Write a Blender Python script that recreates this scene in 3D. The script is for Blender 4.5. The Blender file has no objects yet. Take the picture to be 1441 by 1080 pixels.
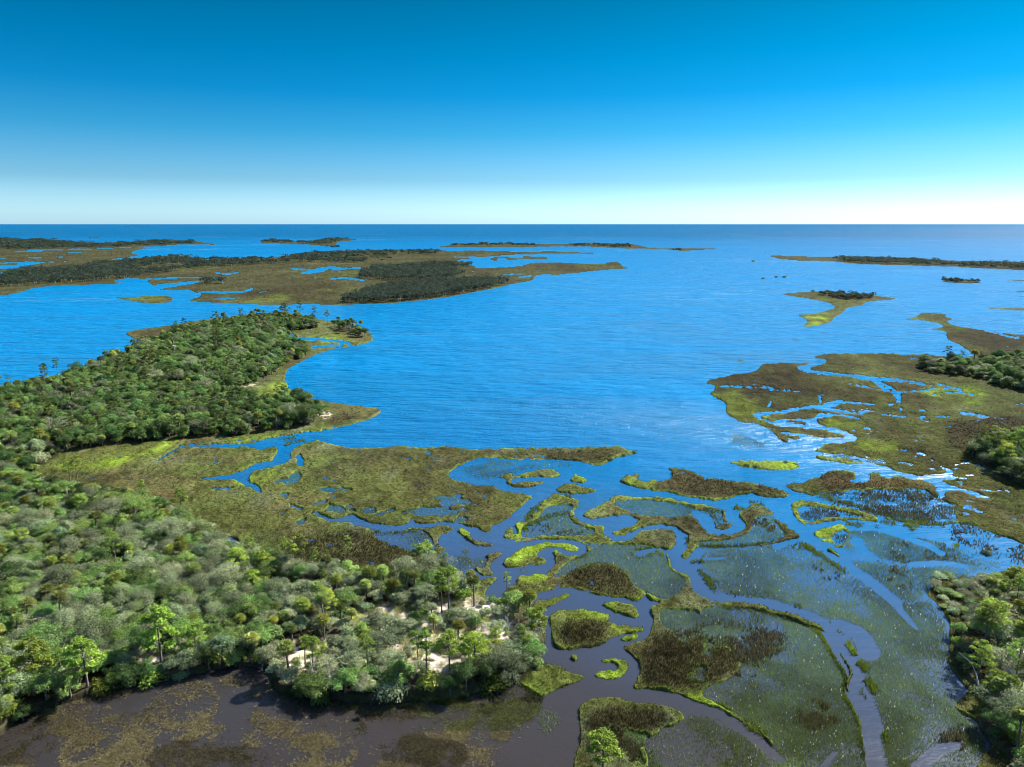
import bpy, math, random
import numpy as np
from mathutils import Vector
random.seed(7); rng = np.random.default_rng(11)
C = bpy.context.scene.collection
PI = math.pi
# ------------------------------------------------------------------ camera model (photograph is 1441 x 1080)
W, Hh, F, CAMZ = 1441, 1080, 1000.0, 80.0
TH = math.atan((540 - 315.2) / F)
sT, cT = math.sin(TH), math.cos(TH)
def ground(x, y, z=0.0):
    """where the line of sight through photo pixel (x, y) meets height z"""
    x = np.asarray(x, float); y = np.asarray(y, float)
    u = (x - W / 2) / F; v = (Hh / 2 - y) / F
    dz = v * cT - sT; dy = v * sT + cT
    t = (z - CAMZ) / dz
    return u * t, dy * t
def pixel(X, Y, Z=0.0):
    dz = Z - CAMZ
    d = Y * cT - dz * sT; v = Y * sT + dz * cT
    return W / 2 + F * X / d, Hh / 2 - F * v / d
def depth(Y, Z=0.0): return Y * cT - (Z - CAMZ) * sT
cam = bpy.data.cameras.new('camera'); cam_o = bpy.data.objects.new('camera', cam); C.objects.link(cam_o)
cam.sensor_width = 36; cam.lens = 36 * F / W; cam.clip_start = 1; cam.clip_end = 300000
cam_o.location = (0, 0, CAMZ); cam_o.rotation_euler = (PI / 2 - TH, 0, 0)
bpy.context.scene.camera = cam_o
# ------------------------------------------------------------------ noise
def vnoise(X, Y, s, seed=0):
    """value noise of world coordinates, cell size s, range 0..1"""
    x = np.asarray(X, float) / s + 1000.5; y = np.asarray(Y, float) / s + 1000.5
    xi = np.floor(x).astype(np.int64); yi = np.floor(y).astype(np.int64)
    fx = x - xi; fy = y - yi; fx = fx * fx * (3 - 2 * fx); fy = fy * fy * (3 - 2 * fy)
    def h(a, b):
        n = (a * 374761393 + b * 668265263 + seed * 974634777) & 0xffffffff
        n = ((n ^ (n >> 13)) * 1274126177) & 0xffffffff
        return ((n ^ (n >> 16)) & 0xffff) / 65535.0
    return (h(xi, yi) * (1 - fx) + h(xi + 1, yi) * fx) * (1 - fy) + (h(xi, yi + 1) * (1 - fx) + h(xi + 1, yi + 1) * fx) * fy
def fbm(X, Y, s, seed=0, o=3):
    r = 0; a = 1; t = 0
    for k in range(o):
        r = r + a * vnoise(X, Y, s / 2 ** k, seed + k * 17); t += a; a *= .55
    return r / t
def sstep(a, b, x):
    t = np.clip((x - a) / (b - a), 0, 1); return t * t * (3 - 2 * t)
# ------------------------------------------------------------------ shoreline maps: traced outlines laid on the ground
X0, Y0, NX, NY = -170, 317, 1781, 851
def chaikin(p, n=2, closed=True):
    p = np.asarray(p, float)
    for _ in range(n):
        q = np.roll(p, -1, 0) if closed else p[1:]
        a = p if closed else p[:-1]
        r = np.empty((len(a) * 2, 2)); r[0::2] = a * .78 + q * .22; r[1::2] = a * .22 + q * .78
        p = r if closed else np.vstack([p[:1], r, p[-1:]])
    return p
def fill(poly, smooth=2):
    m = np.zeros((NY, NX), bool); p = chaikin(poly, smooth) if smooth else np.asarray(poly, float)
    px, py = p[:, 0] - X0, p[:, 1] - Y0; qx, qy = np.roll(px, -1), np.roll(py, -1)
    for r in range(max(0, int(py.min())), min(NY, int(py.max()) + 2)):
        k = ((py <= r) & (qy > r)) | ((qy <= r) & (py > r))
        if not k.any(): continue
        xs = np.sort(px[k] + (r - py[k]) / (qy[k] - py[k]) * (qx[k] - px[k]))
        for a, b in zip(xs[0::2], xs[1::2]):
            a = max(0, int(math.ceil(a))); b = min(NX, int(math.floor(b)) + 1)
            if b > a: m[r, a:b] = True
    if py.max() - py.min() < 4:                                     # bars thinner than a row or two
        r = int(round(py.mean()))
        if 0 <= r < NY: m[r, max(0, int(px.min())):int(px.max()) + 1] = True
    return m
GX, GY = np.meshgrid(np.arange(NX) + X0, np.arange(NY) + Y0)
def stroke(pts, w0, w1=None, asp=.55):
    w1 = w0 if w1 is None else w1
    m = np.zeros((NY, NX), bool); p = chaikin(pts, 2, False); n = len(p) - 1
    for i in range(n):
        a, b = p[i], p[i + 1]; w = max(.6, w0 + (w1 - w0) * i / n)
        r0 = max(0, int(min(a[1], b[1]) - w - Y0)); r1 = min(NY, int(max(a[1], b[1]) + w - Y0) + 2)
        c0 = max(0, int(min(a[0], b[0]) - w - X0)); c1 = min(NX, int(max(a[0], b[0]) + w - X0) + 2)
        if r1 <= r0 or c1 <= c0: continue
        gx = GX[r0:r1, c0:c1] - a[0]; gy = (GY[r0:r1, c0:c1] - a[1]) / asp
        dx, dy = b[0] - a[0], (b[1] - a[1]) / asp
        t = np.clip((gx * dx + gy * dy) / max(1e-6, dx * dx + dy * dy), 0, 1)
        m[r0:r1, c0:c1] |= np.hypot(gx - t * dx, gy - t * dy) < w
    return m
def blur(a, s):
    a = a.astype(np.float32); r = max(1, int(3 * s)); k = np.exp(-.5 * (np.arange(-r, r + 1) / s) ** 2); k /= k.sum()
    for ax in (0, 1):
        pad = [(r, r) if i == ax else (0, 0) for i in (0, 1)]; q = np.pad(a, pad, mode='edge'); o = np.zeros_like(a)
        for i, w in enumerate(k):
            o += w * (q[i:i + NY] if ax == 0 else q[:, i:i + NX])
        a = o
    return a
MAIN = [(-170,578),(0,549),(60,539),(130,519),(190,489),(200,481),(181,474),(175,469),(190,464),(243,458),(271,452),(338,443),(399,439),(451,450),(480,455),(515,464),(528,477),(518,483),(501,488),(474,490),(451,497),(426,508),(404,521),(400,535),(411,551),(438,561),(493,570),(525,574),(538,579),(523,590),(493,598),(469,604),(443,607),(420,610),(397,614),(373,619),(354,624),(327,625.5),(290,626.5),(262,627),(258,628.5),(290,630),(327,629),(352,630),(360,633),(369,635),(378,630.5),(389,630),(392,634),(389,640),(385,648),(369,649.6),(349,658),(336,667),(308,671),(264,674),(308,676),(336,675),(339,682),(352,685.5),(366,698),(369,690),(356,681),(349,678),(352,666),(367,661),(386,657),(406,650),(409,645),(409,634),(417,628),(449,618),(464,625),(486,630),(508,633),(536,631),(578,629),(620,630),(655,632),(678,633),(725,630.5),(780,632),(822,631.5),(858,628.6),(874,630),(891,635),(897,638),(877,642),(858,648.5),(847,656.5),(838,655.5),(822,651),(805,648.5),(780,647),(739,649),(719,647),(704,645),(683,644),(669,646.4),(655.5,651),(642,658),(633,665),(633,672),(639,676),(653,680),(665,683),(683,683),(696,684.6),(705.5,690),(719,694),(739,696.4),(750,699),(742,705),(733,714.5),(718,727),(705.6,734),(694.5,739),(691.7,742),(691,747),(684.7,752),(678,746.4),(669,742),(653,739),(633,735.5),(618,734),(600,737),(591,738),(584,735),(578.5,729),(575,736),(569,739.6),(545,739.6),(523,736),(501,728.5),(495,724),(486,729),(471,731),(460,728.5),(449,723),(438,719),(445,726),(452,731),(467,736.5),(486,734),(501,740),(523,745),(545,749),(582,745),(608,742),(614,739.5),(628,740),(642,744),(636,747),(628,750.5),(619,756),(617,762),(621,769.6),(630,773),(621,778.6),(613,785.5),(613,795),(625,805),(642,813),(662,814.7),(686,815.4),(697,813),(703,815),(692,823),(685,831),(683,840),(690,848),(700,853),(708,852),(714,848),(710,842),(706,835),(718,826),(725,823),(732,813),(744,810),(760,810),(771,808),(778,798),(783,791),(779,781),(775,776),(783,776),(792,781),(801,783.5),(816,783.5),(826,778.6),(827,771),(817.5,763),(805,759),(780,759),(766,759.6),(750,761.7),(733,765),(722,764),(711,759),(707,753),(711,746),(720,741),(721,748),(722,753),(727,754),(730,750),(727,745),(723,740),(729,736),(739,735),(751,730),(745,726),(757,717),(762,709),(768,702),(778,698),(783,694),(797,700),(818,705),(811,709),(816,713),(808,720),(810,730),(822,738),(835,739.4),(852,741),(847,749),(852,757),(866,762),(883,760),(895,756),(901,750),(916,746),(933,744),(945,746),(951,755),(952,766),(945,773),(935,774),(926,770),(932,778),(938,781),(947,799),(960,808),(971,810),(973,827),(982,838),(999,847),(1022,849),(1050,849.4),(1078,855),(1099,862),(1126,870),(1146,877),(1160,887),(1173,907),(1193,933),(1203,949),(1190,971),(1204,991),(1215,1015),(1218,1040),(1224,1062),(1230,1100),(1235,1168),(1100,1168),(1090,1100),(1087,1053),(1069,1031),(1046,1018),(1033,1013),(1009,996),(1000,995.5),(975,987),(953,975.5),(931,973),(909,969),(890,972),(895,960),(902,942),(898,929),(884,919),(871,910),(895,907),(911,902),(919,884),(917,869),(915,857),(931,848),(924,846),(917,845),(910,835),(904,841),(902,846),(877,841),(858,840),(835,836),(819,831),(801,827),(793,827),(773,831),(753,836),(735,842),(740,848),(747,852),(767,845),(783,841),(794,836),(801,836),(804,840),(794,845),(783,851),(769,855),(760,863),(763,875),(767,884),(767,907),(762,924),(762,934),(769,935.5),(789,940),(800,949),(815,951),(824,955),(806,964),(780,971),(764,982),(755,978),(722,960),(711,972),(664,976),(655,985),(628,994),(586,985),(550,991),(517,991),(475,988),(447,975),(419,985),(383,972),(381,950),(383,941),(347,937),(305,941),(278,949),(222,958),(178,958),(144,974),(111,985),(55,1002),(14,1019),(0,1041),(-170,1110)]
EAST = [(816,726),(835,717),(845,709),(855,706),(860,703),(865,698),(872,695.5),(881,698),(898,700),(919,699),(940,702),(960,707),(988,712),(1013,716),(1021,720),(1021,730),(1034,738),(1024,745),(1013,748),(1006,742),(1006,732),(1000,725),(988,719),(970,715),(975,727),(982,731),(988,742),(995,749),(1008,754),(1022,755),(1035,752),(1046,746),(1050,742),(1047,737),(1040,731),(1038,727),(1049,717),(1057,710),(1063,707),(1074,713),(1088,720),(1090,724),(1089,730),(1099,735),(1113,745),(1130,755),(1120,759),(1106,761.7),(1092,766),(1060,770),(1030,772),(1005,772),(988,770),(978,773),(972,781),(968,788),(959,786),(960,781),(967,769),(970,754.7),(965,750.5),(952,742),(933,739.4),(913,740),(899.5,743.6),(885.5,750.5),(870,754.5),(857,750),(870,747),(885.5,742),(896.7,737),(898,731),(891,727.6),(877,725.5),(858,727),(844,730),(834,732)]
NORTHEAST = [(990,538),(1013,531.7),(1046,525),(1066,521.7),(1072,513),(1086,511),(1118,511.7),(1136,510),(1146,511),(1124,515),(1120,518),(1130,522.5),(1146,526.7),(1170,529),(1196,531),(1225,536),(1255,537),(1283,540.5),(1326,545),(1283,537),(1255,532.5),(1220,530),(1180,526),(1146,521.5),(1135,518),(1156,513),(1167,507.5),(1141,503),(1157,499.7),(1180,498),(1233,497.6),(1267,498),(1307,500),(1340,503),(1373,502),(1369,498),(1360,492),(1345,483),(1335,480),(1329,471),(1335,468),(1318,464.5),(1300,463.5),(1322,462.5),(1329,458.5),(1315,454),(1298,451),(1268,450),(1288,447),(1297,439.5),(1315,441),(1336,443),(1327,446),(1345,449),(1332,452),(1341,458),(1366,462.6),(1401,467),(1441,472),(1612,486),(1612,800),(1500,782),(1441,766),(1426,759),(1389,748),(1371,740),(1343,737),(1316,742),(1293,738),(1266,736),(1246,731),(1233,722),(1216,717),(1180,709),(1163,701),(1150,698),(1125,694),(1110,689),(1104,683),(1133,680),(1155,671.7),(1166,665),(1186,662.5),(1203,666),(1206,674),(1190,679),(1224,680.5),(1226,664.5),(1237,666),(1245,673),(1257,675.5),(1256,669.5),(1280,675),(1297,678.5),(1321,685),(1318,689),(1323,698),(1316,703),(1330,702),(1331,691.5),(1340,690.5),(1364,696),(1389,702),(1402,705),(1389,700),(1371,692),(1343,686.6),(1330,680),(1321,675.2),(1334,675.2),(1368,674.5),(1338,669),(1342,663),(1320,657.5),(1334,664),(1328,667.5),(1306,668),(1295,670.5),(1273,666),(1250,657.5),(1230,652.5),(1213,645.5),(1180,640),(1156,637),(1140,635),(1156,631.7),(1160,625.5),(1186,624),(1203,622),(1207,616.7),(1196,610),(1180,605),(1158,599),(1148,595),(1150,588),(1165,586),(1190,588),(1222,592),(1190,585),(1165,583),(1150,583),(1160,579),(1186,582),(1222,585),(1186,579),(1162,574),(1177,571),(1190,567),(1222,571),(1190,564),(1180,563.5),(1166,566.7),(1156,571),(1130,572.5),(1110,576),(1086,580),(1063,581),(1056,584),(1070,591),(1086,598),(1113,601),(1146,604),(1180,609),(1192,612.5),(1187,615.5),(1163,616.5),(1143,614),(1121,610),(1094,608),(1100,611.7),(1117,614),(1131,619),(1108,618),(1112,622),(1103,624),(1090,613),(1080,604),(1063,596),(1043,594),(1035,590),(1018,580),(1025,571.7),(1011,561.7),(996,555),(1005,550),(1009,543),(996,541)]
SOUTHEAST = [(1612,800),(1500,800),(1441,800),(1405,808),(1380,812),(1345,806),(1320,812),(1312,822),(1302,838),(1318,850),(1335,870),(1338,890),(1338,905),(1330,925),(1336,940),(1352,960),(1365,972),(1350,985),(1342,995),(1360,1008),(1378,1016),(1380,1030),(1398,1050),(1380,1062),(1372,1075),(1375,1168),(1612,1168)]
LOWER = [(820,986.7),(860,983.5),(895,990),(929,995),(953,1003),(966,1012),(951,1021),(931,1025),(924,1036),(904,1044),(909,1054),(918,1069),(905,1090),(890,1130),(830,1150),(808,1100),(808,1062),(818,1047),(815,1020),(815,1000)]
FARWEST = [(-170,420),(0,416),(14,415),(35,410),(46,406),(76,402.5),(125,401),(173,400),(178,397),(160,398),(163,394),(185,392),(206,394),(212,401.6),(222,401),(263,397),(283,395.5),(276,399),(241,404),(216,408.5),(266,408),(274,412),(287,415.5),(262,424.5),(277,425),(332,428),(380,429.6),(429,428.7),(478,429.4),(512,428.7),(545,427.5),(581,424.5),(629,419),(658,413.4),(699,405.8),(719,400),(751,395.5),(753,388),(772,386),(778,388),(813,384.4),(853,380),(890,378.4),(875,374.4),(873,368.8),(857,368.8),(849,372),(813,371),(764,368.8),(742,371),(729,375),(700,377),(670,378),(668,374),(640,368),(655,364),(650,360),(690,358.5),(680,355),(640,353.5),(600,351.5),(540,351.5),(500,352.5),(450,353.5),(420,358),(390,361.5),(330,364),(290,366),(276,364),(262,361),(240,359.5),(200,362),(180,365),(145,366),(120,366.5),(60,370),(40,374),(30,378),(0,379),(-170,381)]
def bar(x0, x1, y0, y1=None, t=1.0): return [(x0, y0), ((x0 + x1) / 2, ((y0 + (y1 or y0)) / 2) - t), (x1, y1 or y0), ((x0 + x1) / 2, ((y0 + (y1 or y0)) / 2) + t)]
# islets: (name, category, label, outline)
ISLETS = [
 ('marsh_islet','islet','broad olive marsh island with a hooked green west end in the bay mouth',[(869,676),(877,672),(895,668.5),(902,671),(895,675.6),(905,680),(916,678),(924,675),(927,681),(940,675.6),(948,671),(945,664),(936,659.5),(958,659.6),(974,664),(995,672),(1015,675.5),(1057,680),(1085,688),(1112,694),(1107,700),(1089,701.5),(1068,698),(1057,695),(1039,698),(1026,703),(1011,705.4),(988,703),(960,699),(944,694),(919,690),(899,688),(885,684),(874,680)]),
 ('marsh_islet','islet','slim lime green islet dotted with dark bushes, alone in the blue bay',[(1022,650.5),(1043,648.5),(1071,650.5),(1085,650.5),(1097,648),(1118,650),(1125,654),(1120,660),(1099,662.4),(1071,661),(1049,657.5)]),
 ('marsh_islet','islet','largest bright green islet with a dark centre in the purple-grey creek',[(772,871),(782,863),(798,860),(835,861),(862,865.5),(853,874.4),(873,881),(895,883),(910,887),(895,892),(873,893),(858,899),(849,906.7),(829,911),(786,917),(775,900)]),
 ('marsh_islet','islet','tongue shaped vivid green islet beneath the brown marsh bank',[(845,849),(863,847.5),(880,851.5),(888,851.5),(895,860.5),(901,867.5),(891,871.5),(877,864.7),(858,858)]),
 ('marsh_islet','islet','narrow lime sliver of grass beside the pointed tail of a larger islet',[(869,899),(882,894.5),(902,896.7),(884,904)]),
 ('marsh_islet','islet','tiny round green tuft islet alone in the grey creek',[(801,927),(806,922.5),(812,924),(815,928),(808,932)]),
 ('marsh_islet','islet','crescent of lime grass curled around open water in the lower creek',[(845,928),(864,926.5),(882,931),(887,938),(880,949),(866,957),(840,954),(836,949),(845,943),(857,943),(866,946),(872,940),(866,934),(850,933)]),
 ('marsh_islet','islet','green and ochre islet bent like a hook inside the upper creek loop',[(703,670.7),(712,668.5),(719,665.5),(725,668),(718,672),(728,671),(735,666.5),(746,663.7),(766,661.5),(780,662.5),(791,667),(787,671.5),(772,672.5),(753,671.5),(736,672.5),(723,674),(719,677),(722,681),(736,680),(750,679),(766,677.5),(774,679),(759,683),(744,685.5),(725,685.5),(714,682),(712,675)]),
 ('marsh_islet','islet','small yellow topped islet with brown foot east of the creek loop',[(793,677.5),(804,674.5),(807,667.5),(815,668),(828,676),(823,680.5),(808,679.5)]),
 ('marsh_islet','islet','double striped olive islet just below the yellow topped one',[(782,691.5),(789,683.5),(808,683.5),(820,686),(831,687.5),(840,692),(828,695.5),(810,696),(794,694)]),
 ('marsh_islet','islet','comma shaped islet with lime head and thin brown tail',[(645,748),(650,744.5),(658,745),(662,750),(660,755),(666,761),(674,764),(688,765),(695,768),(690,770),(668,768),(660,763),(655,756),(648,753)]),
 ('marsh_islet','islet','S-shaped green islet with a lime western head inside the oxbow bend',[(708,792),(722,781),(733,774.4),(755,767.5),(778,764),(800,764.7),(808,766),(817,773),(813,777),(801,776.5),(791,773),(780,770.5),(767,771),(756,777),(754,783),(768,786.5),(773,790.4),(764,795),(739,796),(722,800),(709,798.5)]),
 ('marsh_islet','islet','triangular dark green reed flat narrowing to a point in the creek',[(708,778),(703,784),(692,792),(691,800),(697,812),(680,812),(668,804),(664,795),(672,788),(690,782),(700,777)]),
 ('marsh_islet','islet','kidney shaped islet rimmed lime green around a flooded middle',[(1112,712),(1121,706.5),(1133,705.5),(1166,709.5),(1200,716.5),(1225,722),(1240,736.5),(1223,733),(1183,732),(1161,735),(1150,738),(1133,740),(1122,734),(1114,720)]),
 ('marsh_islet','islet','green islet with a pointed top at the creek fork',[(1143,750),(1158,743),(1175,741.5),(1180,737),(1193,744),(1200,752),(1192,760),(1185,773),(1166,768),(1154,761.7)]),
 ('marsh_islet','islet','short slanting dark green islet in the forked side creek',[(1160,772.5),(1170,772),(1183,786),(1172,781.7)]),
 ('marsh_islet','islet','thin brown reed strip under the right marsh edge',[(1146,641.5),(1180,644.5),(1213,648),(1224,653),(1200,654.5),(1170,650.5),(1153,647)]),
 ('marsh_islet','islet','long olive island with a bush row and a green southern lobe, far bay',[(1096,413.6),(1144,410.4),(1190,412),(1229,415.6),(1270,421),(1241,423),(1217,425.6),(1215,430.7),(1192,432.7),(1187,440),(1174,447),(1170,454),(1150,459),(1125,461.5),(1137,454),(1135,450),(1119,443),(1144,442),(1164,437),(1178,432.7),(1164,425.6),(1144,422),(1115,417.6)]),
 ('marsh_islet','islet','flat brush covered islet between the barrier island and the far bay',[(1319,396),(1338,393),(1360,394),(1378,395.6),(1383,398.5),(1358,399.5)]),
 ('marsh_islet','islet','yellow green marsh islet with a brown eastern end in the left bay',[(150,417.5),(180,419),(208,416),(241,417),(245,419.6),(238,428),(208,427.5),(180,423)]),
 ('marsh_islet','islet','pale grass spit with dark rushes, lowest in the brown foreground water',LOWER),
 ('marsh_islet','islet','curved slat of grass inside the right creek bend',[(1066,587),(1086,584),(1105,582),(1112,579),(1125,577),(1140,575),(1150,577),(1160,579.5),(1152,583),(1147,588),(1138,591),(1120,591),(1100,590),(1090,594),(1078,592)]),
 ('marsh_islet','islet','smallest grass sliver in the right creek bend',[(1101,594),(1108,592),(1130,593.5),(1145,598),(1126,597.5),(1108,596)]),
]
FARBARS = [ # low mud and grass bars, far out
 bar(1386,1600,394.8,398,2.5), bar(1405,1600,410,414,2), bar(1369,1600,434,440,3), bar(1113,1170,387,387,.6), bar(1051,1091,424,419,.6), bar(1060,1097,425.5,426,.6),
 bar(1104,1123,477.5,479,.8), bar(1036,1058,506.5,509,.9), bar(1030,1062,436,441.5,.5), bar(1061,1121,441.5,442.7,.5), bar(1246,1268,394.5,393.5,.6), bar(49,74,425,425,1), bar(-30,16,529,532,2),
 bar(690,864,355,356.6,2), bar(690,774,363,362,2), bar(784,792,364.3,364.3,.8), bar(85,190,334.3,335.5,1), bar(-100,120,366,364,1), bar(-60,45,372.5,373,1.4), bar(-60,30,377,377,1), bar(848,866,383,382.6,.6), bar(898,928,432,432.3,.6), bar(1003,1040,372,372.6,.5), bar(565,600,350,350,.6), bar(782,800,403.5,404,.6), bar(300,330,344.8,345.5,.5), bar(860,885,400,399.6,.5), bar(872,910,405,404.6,.4), bar(955,975,437,437.5,.6)]
FARLAND = [
 [(-170,366),(0,365),(120,361),(190,357),(200,360),(150,366),(60,369),(0,374),(-170,376)],
 [(640,353),(700,353),(760,356),(790,357),(720,359),(690,361),(660,366),(640,366)], [(690,361),(740,362),(775,363),(770,365.5),(720,366),(690,368)],
 [(-170,352),(0,352.5),(69,351.6),(146,349.8),(221,347),(250,344.8),(280,344.2),(305,345.6),(302,342.8),(263,338.5),(230,338.5),(200,340.5),(120,341.5),(90,341),(75,337.5),(0,336),(-170,335)],
 [(-170,353.5),(70,352.5),(150,350.5),(222,347.5),(200,351),(183,355),(190,359),(150,358.8),(125,361),(60,362.5),(0,364),(-170,365)],
 [(364,341.5),(383,338.5),(410,340),(437,340.5),(454,336.6),(499,335.8),(504,338.5),(482,339.6),(471,343),(478,347.5),(461,347),(443,345.4),(407,343.3),(368,342.5)],
 [(586,348.6),(612,347.5),(630,346),(640,342.6),(679,342.2),(740,343.6),(815,343),(826,341.2),(844,342.6),(862,344),(886,343),(898,345),(911,348.6),(960,350),(1018,349.8),(1006,351.2),(960,353.6),(946,352),(888,350.4),(844,348.6),(804,346.6),(740,348.4),(637,348.6)],
 [(1078,360),(1098,359.8),(1167,362),(1240,363.5),(1315,366),(1441,370),(1612,376),(1612,389),(1441,380.8),(1372,377.6),(1334,375),(1264,373.6),(1195,372),(1184,369),(1104,366.5)],
 [(135,319.8),(170,319.2),(215,319.6),(240,320.2),(170,320.8)]]
land = fill(MAIN) | fill(EAST) | fill(NORTHEAST) | fill(SOUTHEAST) | fill(FARWEST)
for p in FARLAND: land |= fill(p, 1)
for p in FARBARS: land |= fill(p, 0)
for n, c, l, p in ISLETS: land |= fill(p)
# creeks and ponds cut through the marsh
for pts, w0, w1 in [([(406,469),(412,474),(430,477),(451,478),(479,481),(492,485)],2.5,3.5), ([(440,489),(451,488),(480,486.5)],2,3), ([(1225,534),(1240,540),(1262,550),(1266,565)],2,2), ([(1262,553),(1288,551)],1.5,1.5),
        ([(258,628.5),(240,637),(222,650)],1.6,1.4), ([(300,690),(320,687),(350,686)],1.5,2), ([(420,642),(424,655)],4,5), ([(1152,556),(1155,568)],1.2,1.8), ([(1318,540),(1350,548)],1.3,1), ([(1010,543),(1050,545),(1090,549)],1.4,1.2),
        ([(282,742),(287,746),(288,751)],4,5), ([(323,760),(330,764)],6,6), ([(449,801),(460,805)],5,5), ([(412,713),(424,718)],3,3), ([(1340,602),(1390,588)],.1,.1),
        ([(280,412),(300,411),(318,413)],1.4,2), ([(316,411),(340,412),(355,407)],1.6,2), ([(300,421),(330,420)],1.2,1), ([(465,393),(485,391),(512,395)],1.3,1.6), ([(410,378),(440,381),(465,376)],1.5,1.5), ([(425,384),(445,383)],1,1), ([(200,394),(245,391),(290,391),(315,393)],1.2,2), ([(303,384),(320,386),(335,384)],1.4,1.2),
        ([(365,412),(375,410)],1,1), ([(700,366),(725,367)],1,1), ([(660,370),(720,371),(735,374)],1.5,1), ([(640,362),(690,363)],1.1,1.1), ([(730,391),(748,388)],1.2,1.6), ([(705,387),(735,386)],1,1), ([(1405,470),(1418,474),(1435,476)],1.2,1.5), ([(1386,466),(1405,470)],1,1.2), ([(0,384.5),(25,385.5)],1.2,1.2), ([(-170,372),(0,371),(48,369)],1,1), ([(20,394),(26,393)],1,1), ([(95,356),(115,356)],.7,.7), ([(-170,361),(60,361.5)],.6,.6), ([(0,353.5),(60,354)],.5,.5)]:
    if w0 > .2: land &= ~stroke(pts, w0, w1)
for pts, w0, w1 in [([(1225,534),(1240,545),(1256,553),(1263,562),(1268,578)],2.2,1.4), ([(1262,554),(1290,550)],1.6,1.2), ([(1200,567),(1232,570)],1.5,1.2), ([(1250,571),(1268,566)],1.3,1.2), ([(1200,582),(1232,578)],1.5,1.2), ([(1290,552),(1330,545),(1352,549)],1.2,1.2), ([(1352,583),(1370,585),(1391,588)],2.2,1.6), ([(1292,576),(1306,580)],2,1.4), ([(1298,591),(1308,594)],1.6,1.2), ([(1240,584),(1290,588),(1340,586)],1.1,1.1), ([(1310,556),(1345,552),(1368,556)],1.2,1), ([(1060,540),(1095,549),(1130,552)],1.3,1), ([(1080,572),(1085,565)],1.2,1), ([(1345,655),(1368,652),(1385,660)],1.6,1.4), ([(1385,690),(1405,692),(1420,690)],1.6,1.4), ([(1215,652),(1240,650)],1,1), ([(1195,540),(1230,548),(1250,551)],1.2,1.6), ([(1262,632),(1300,640),(1315,652)],1,1.2)]:
    land &= ~(stroke(pts, w0, w1, .7) & (vnoise(GX, GY, 5, 31) > .25))
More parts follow.
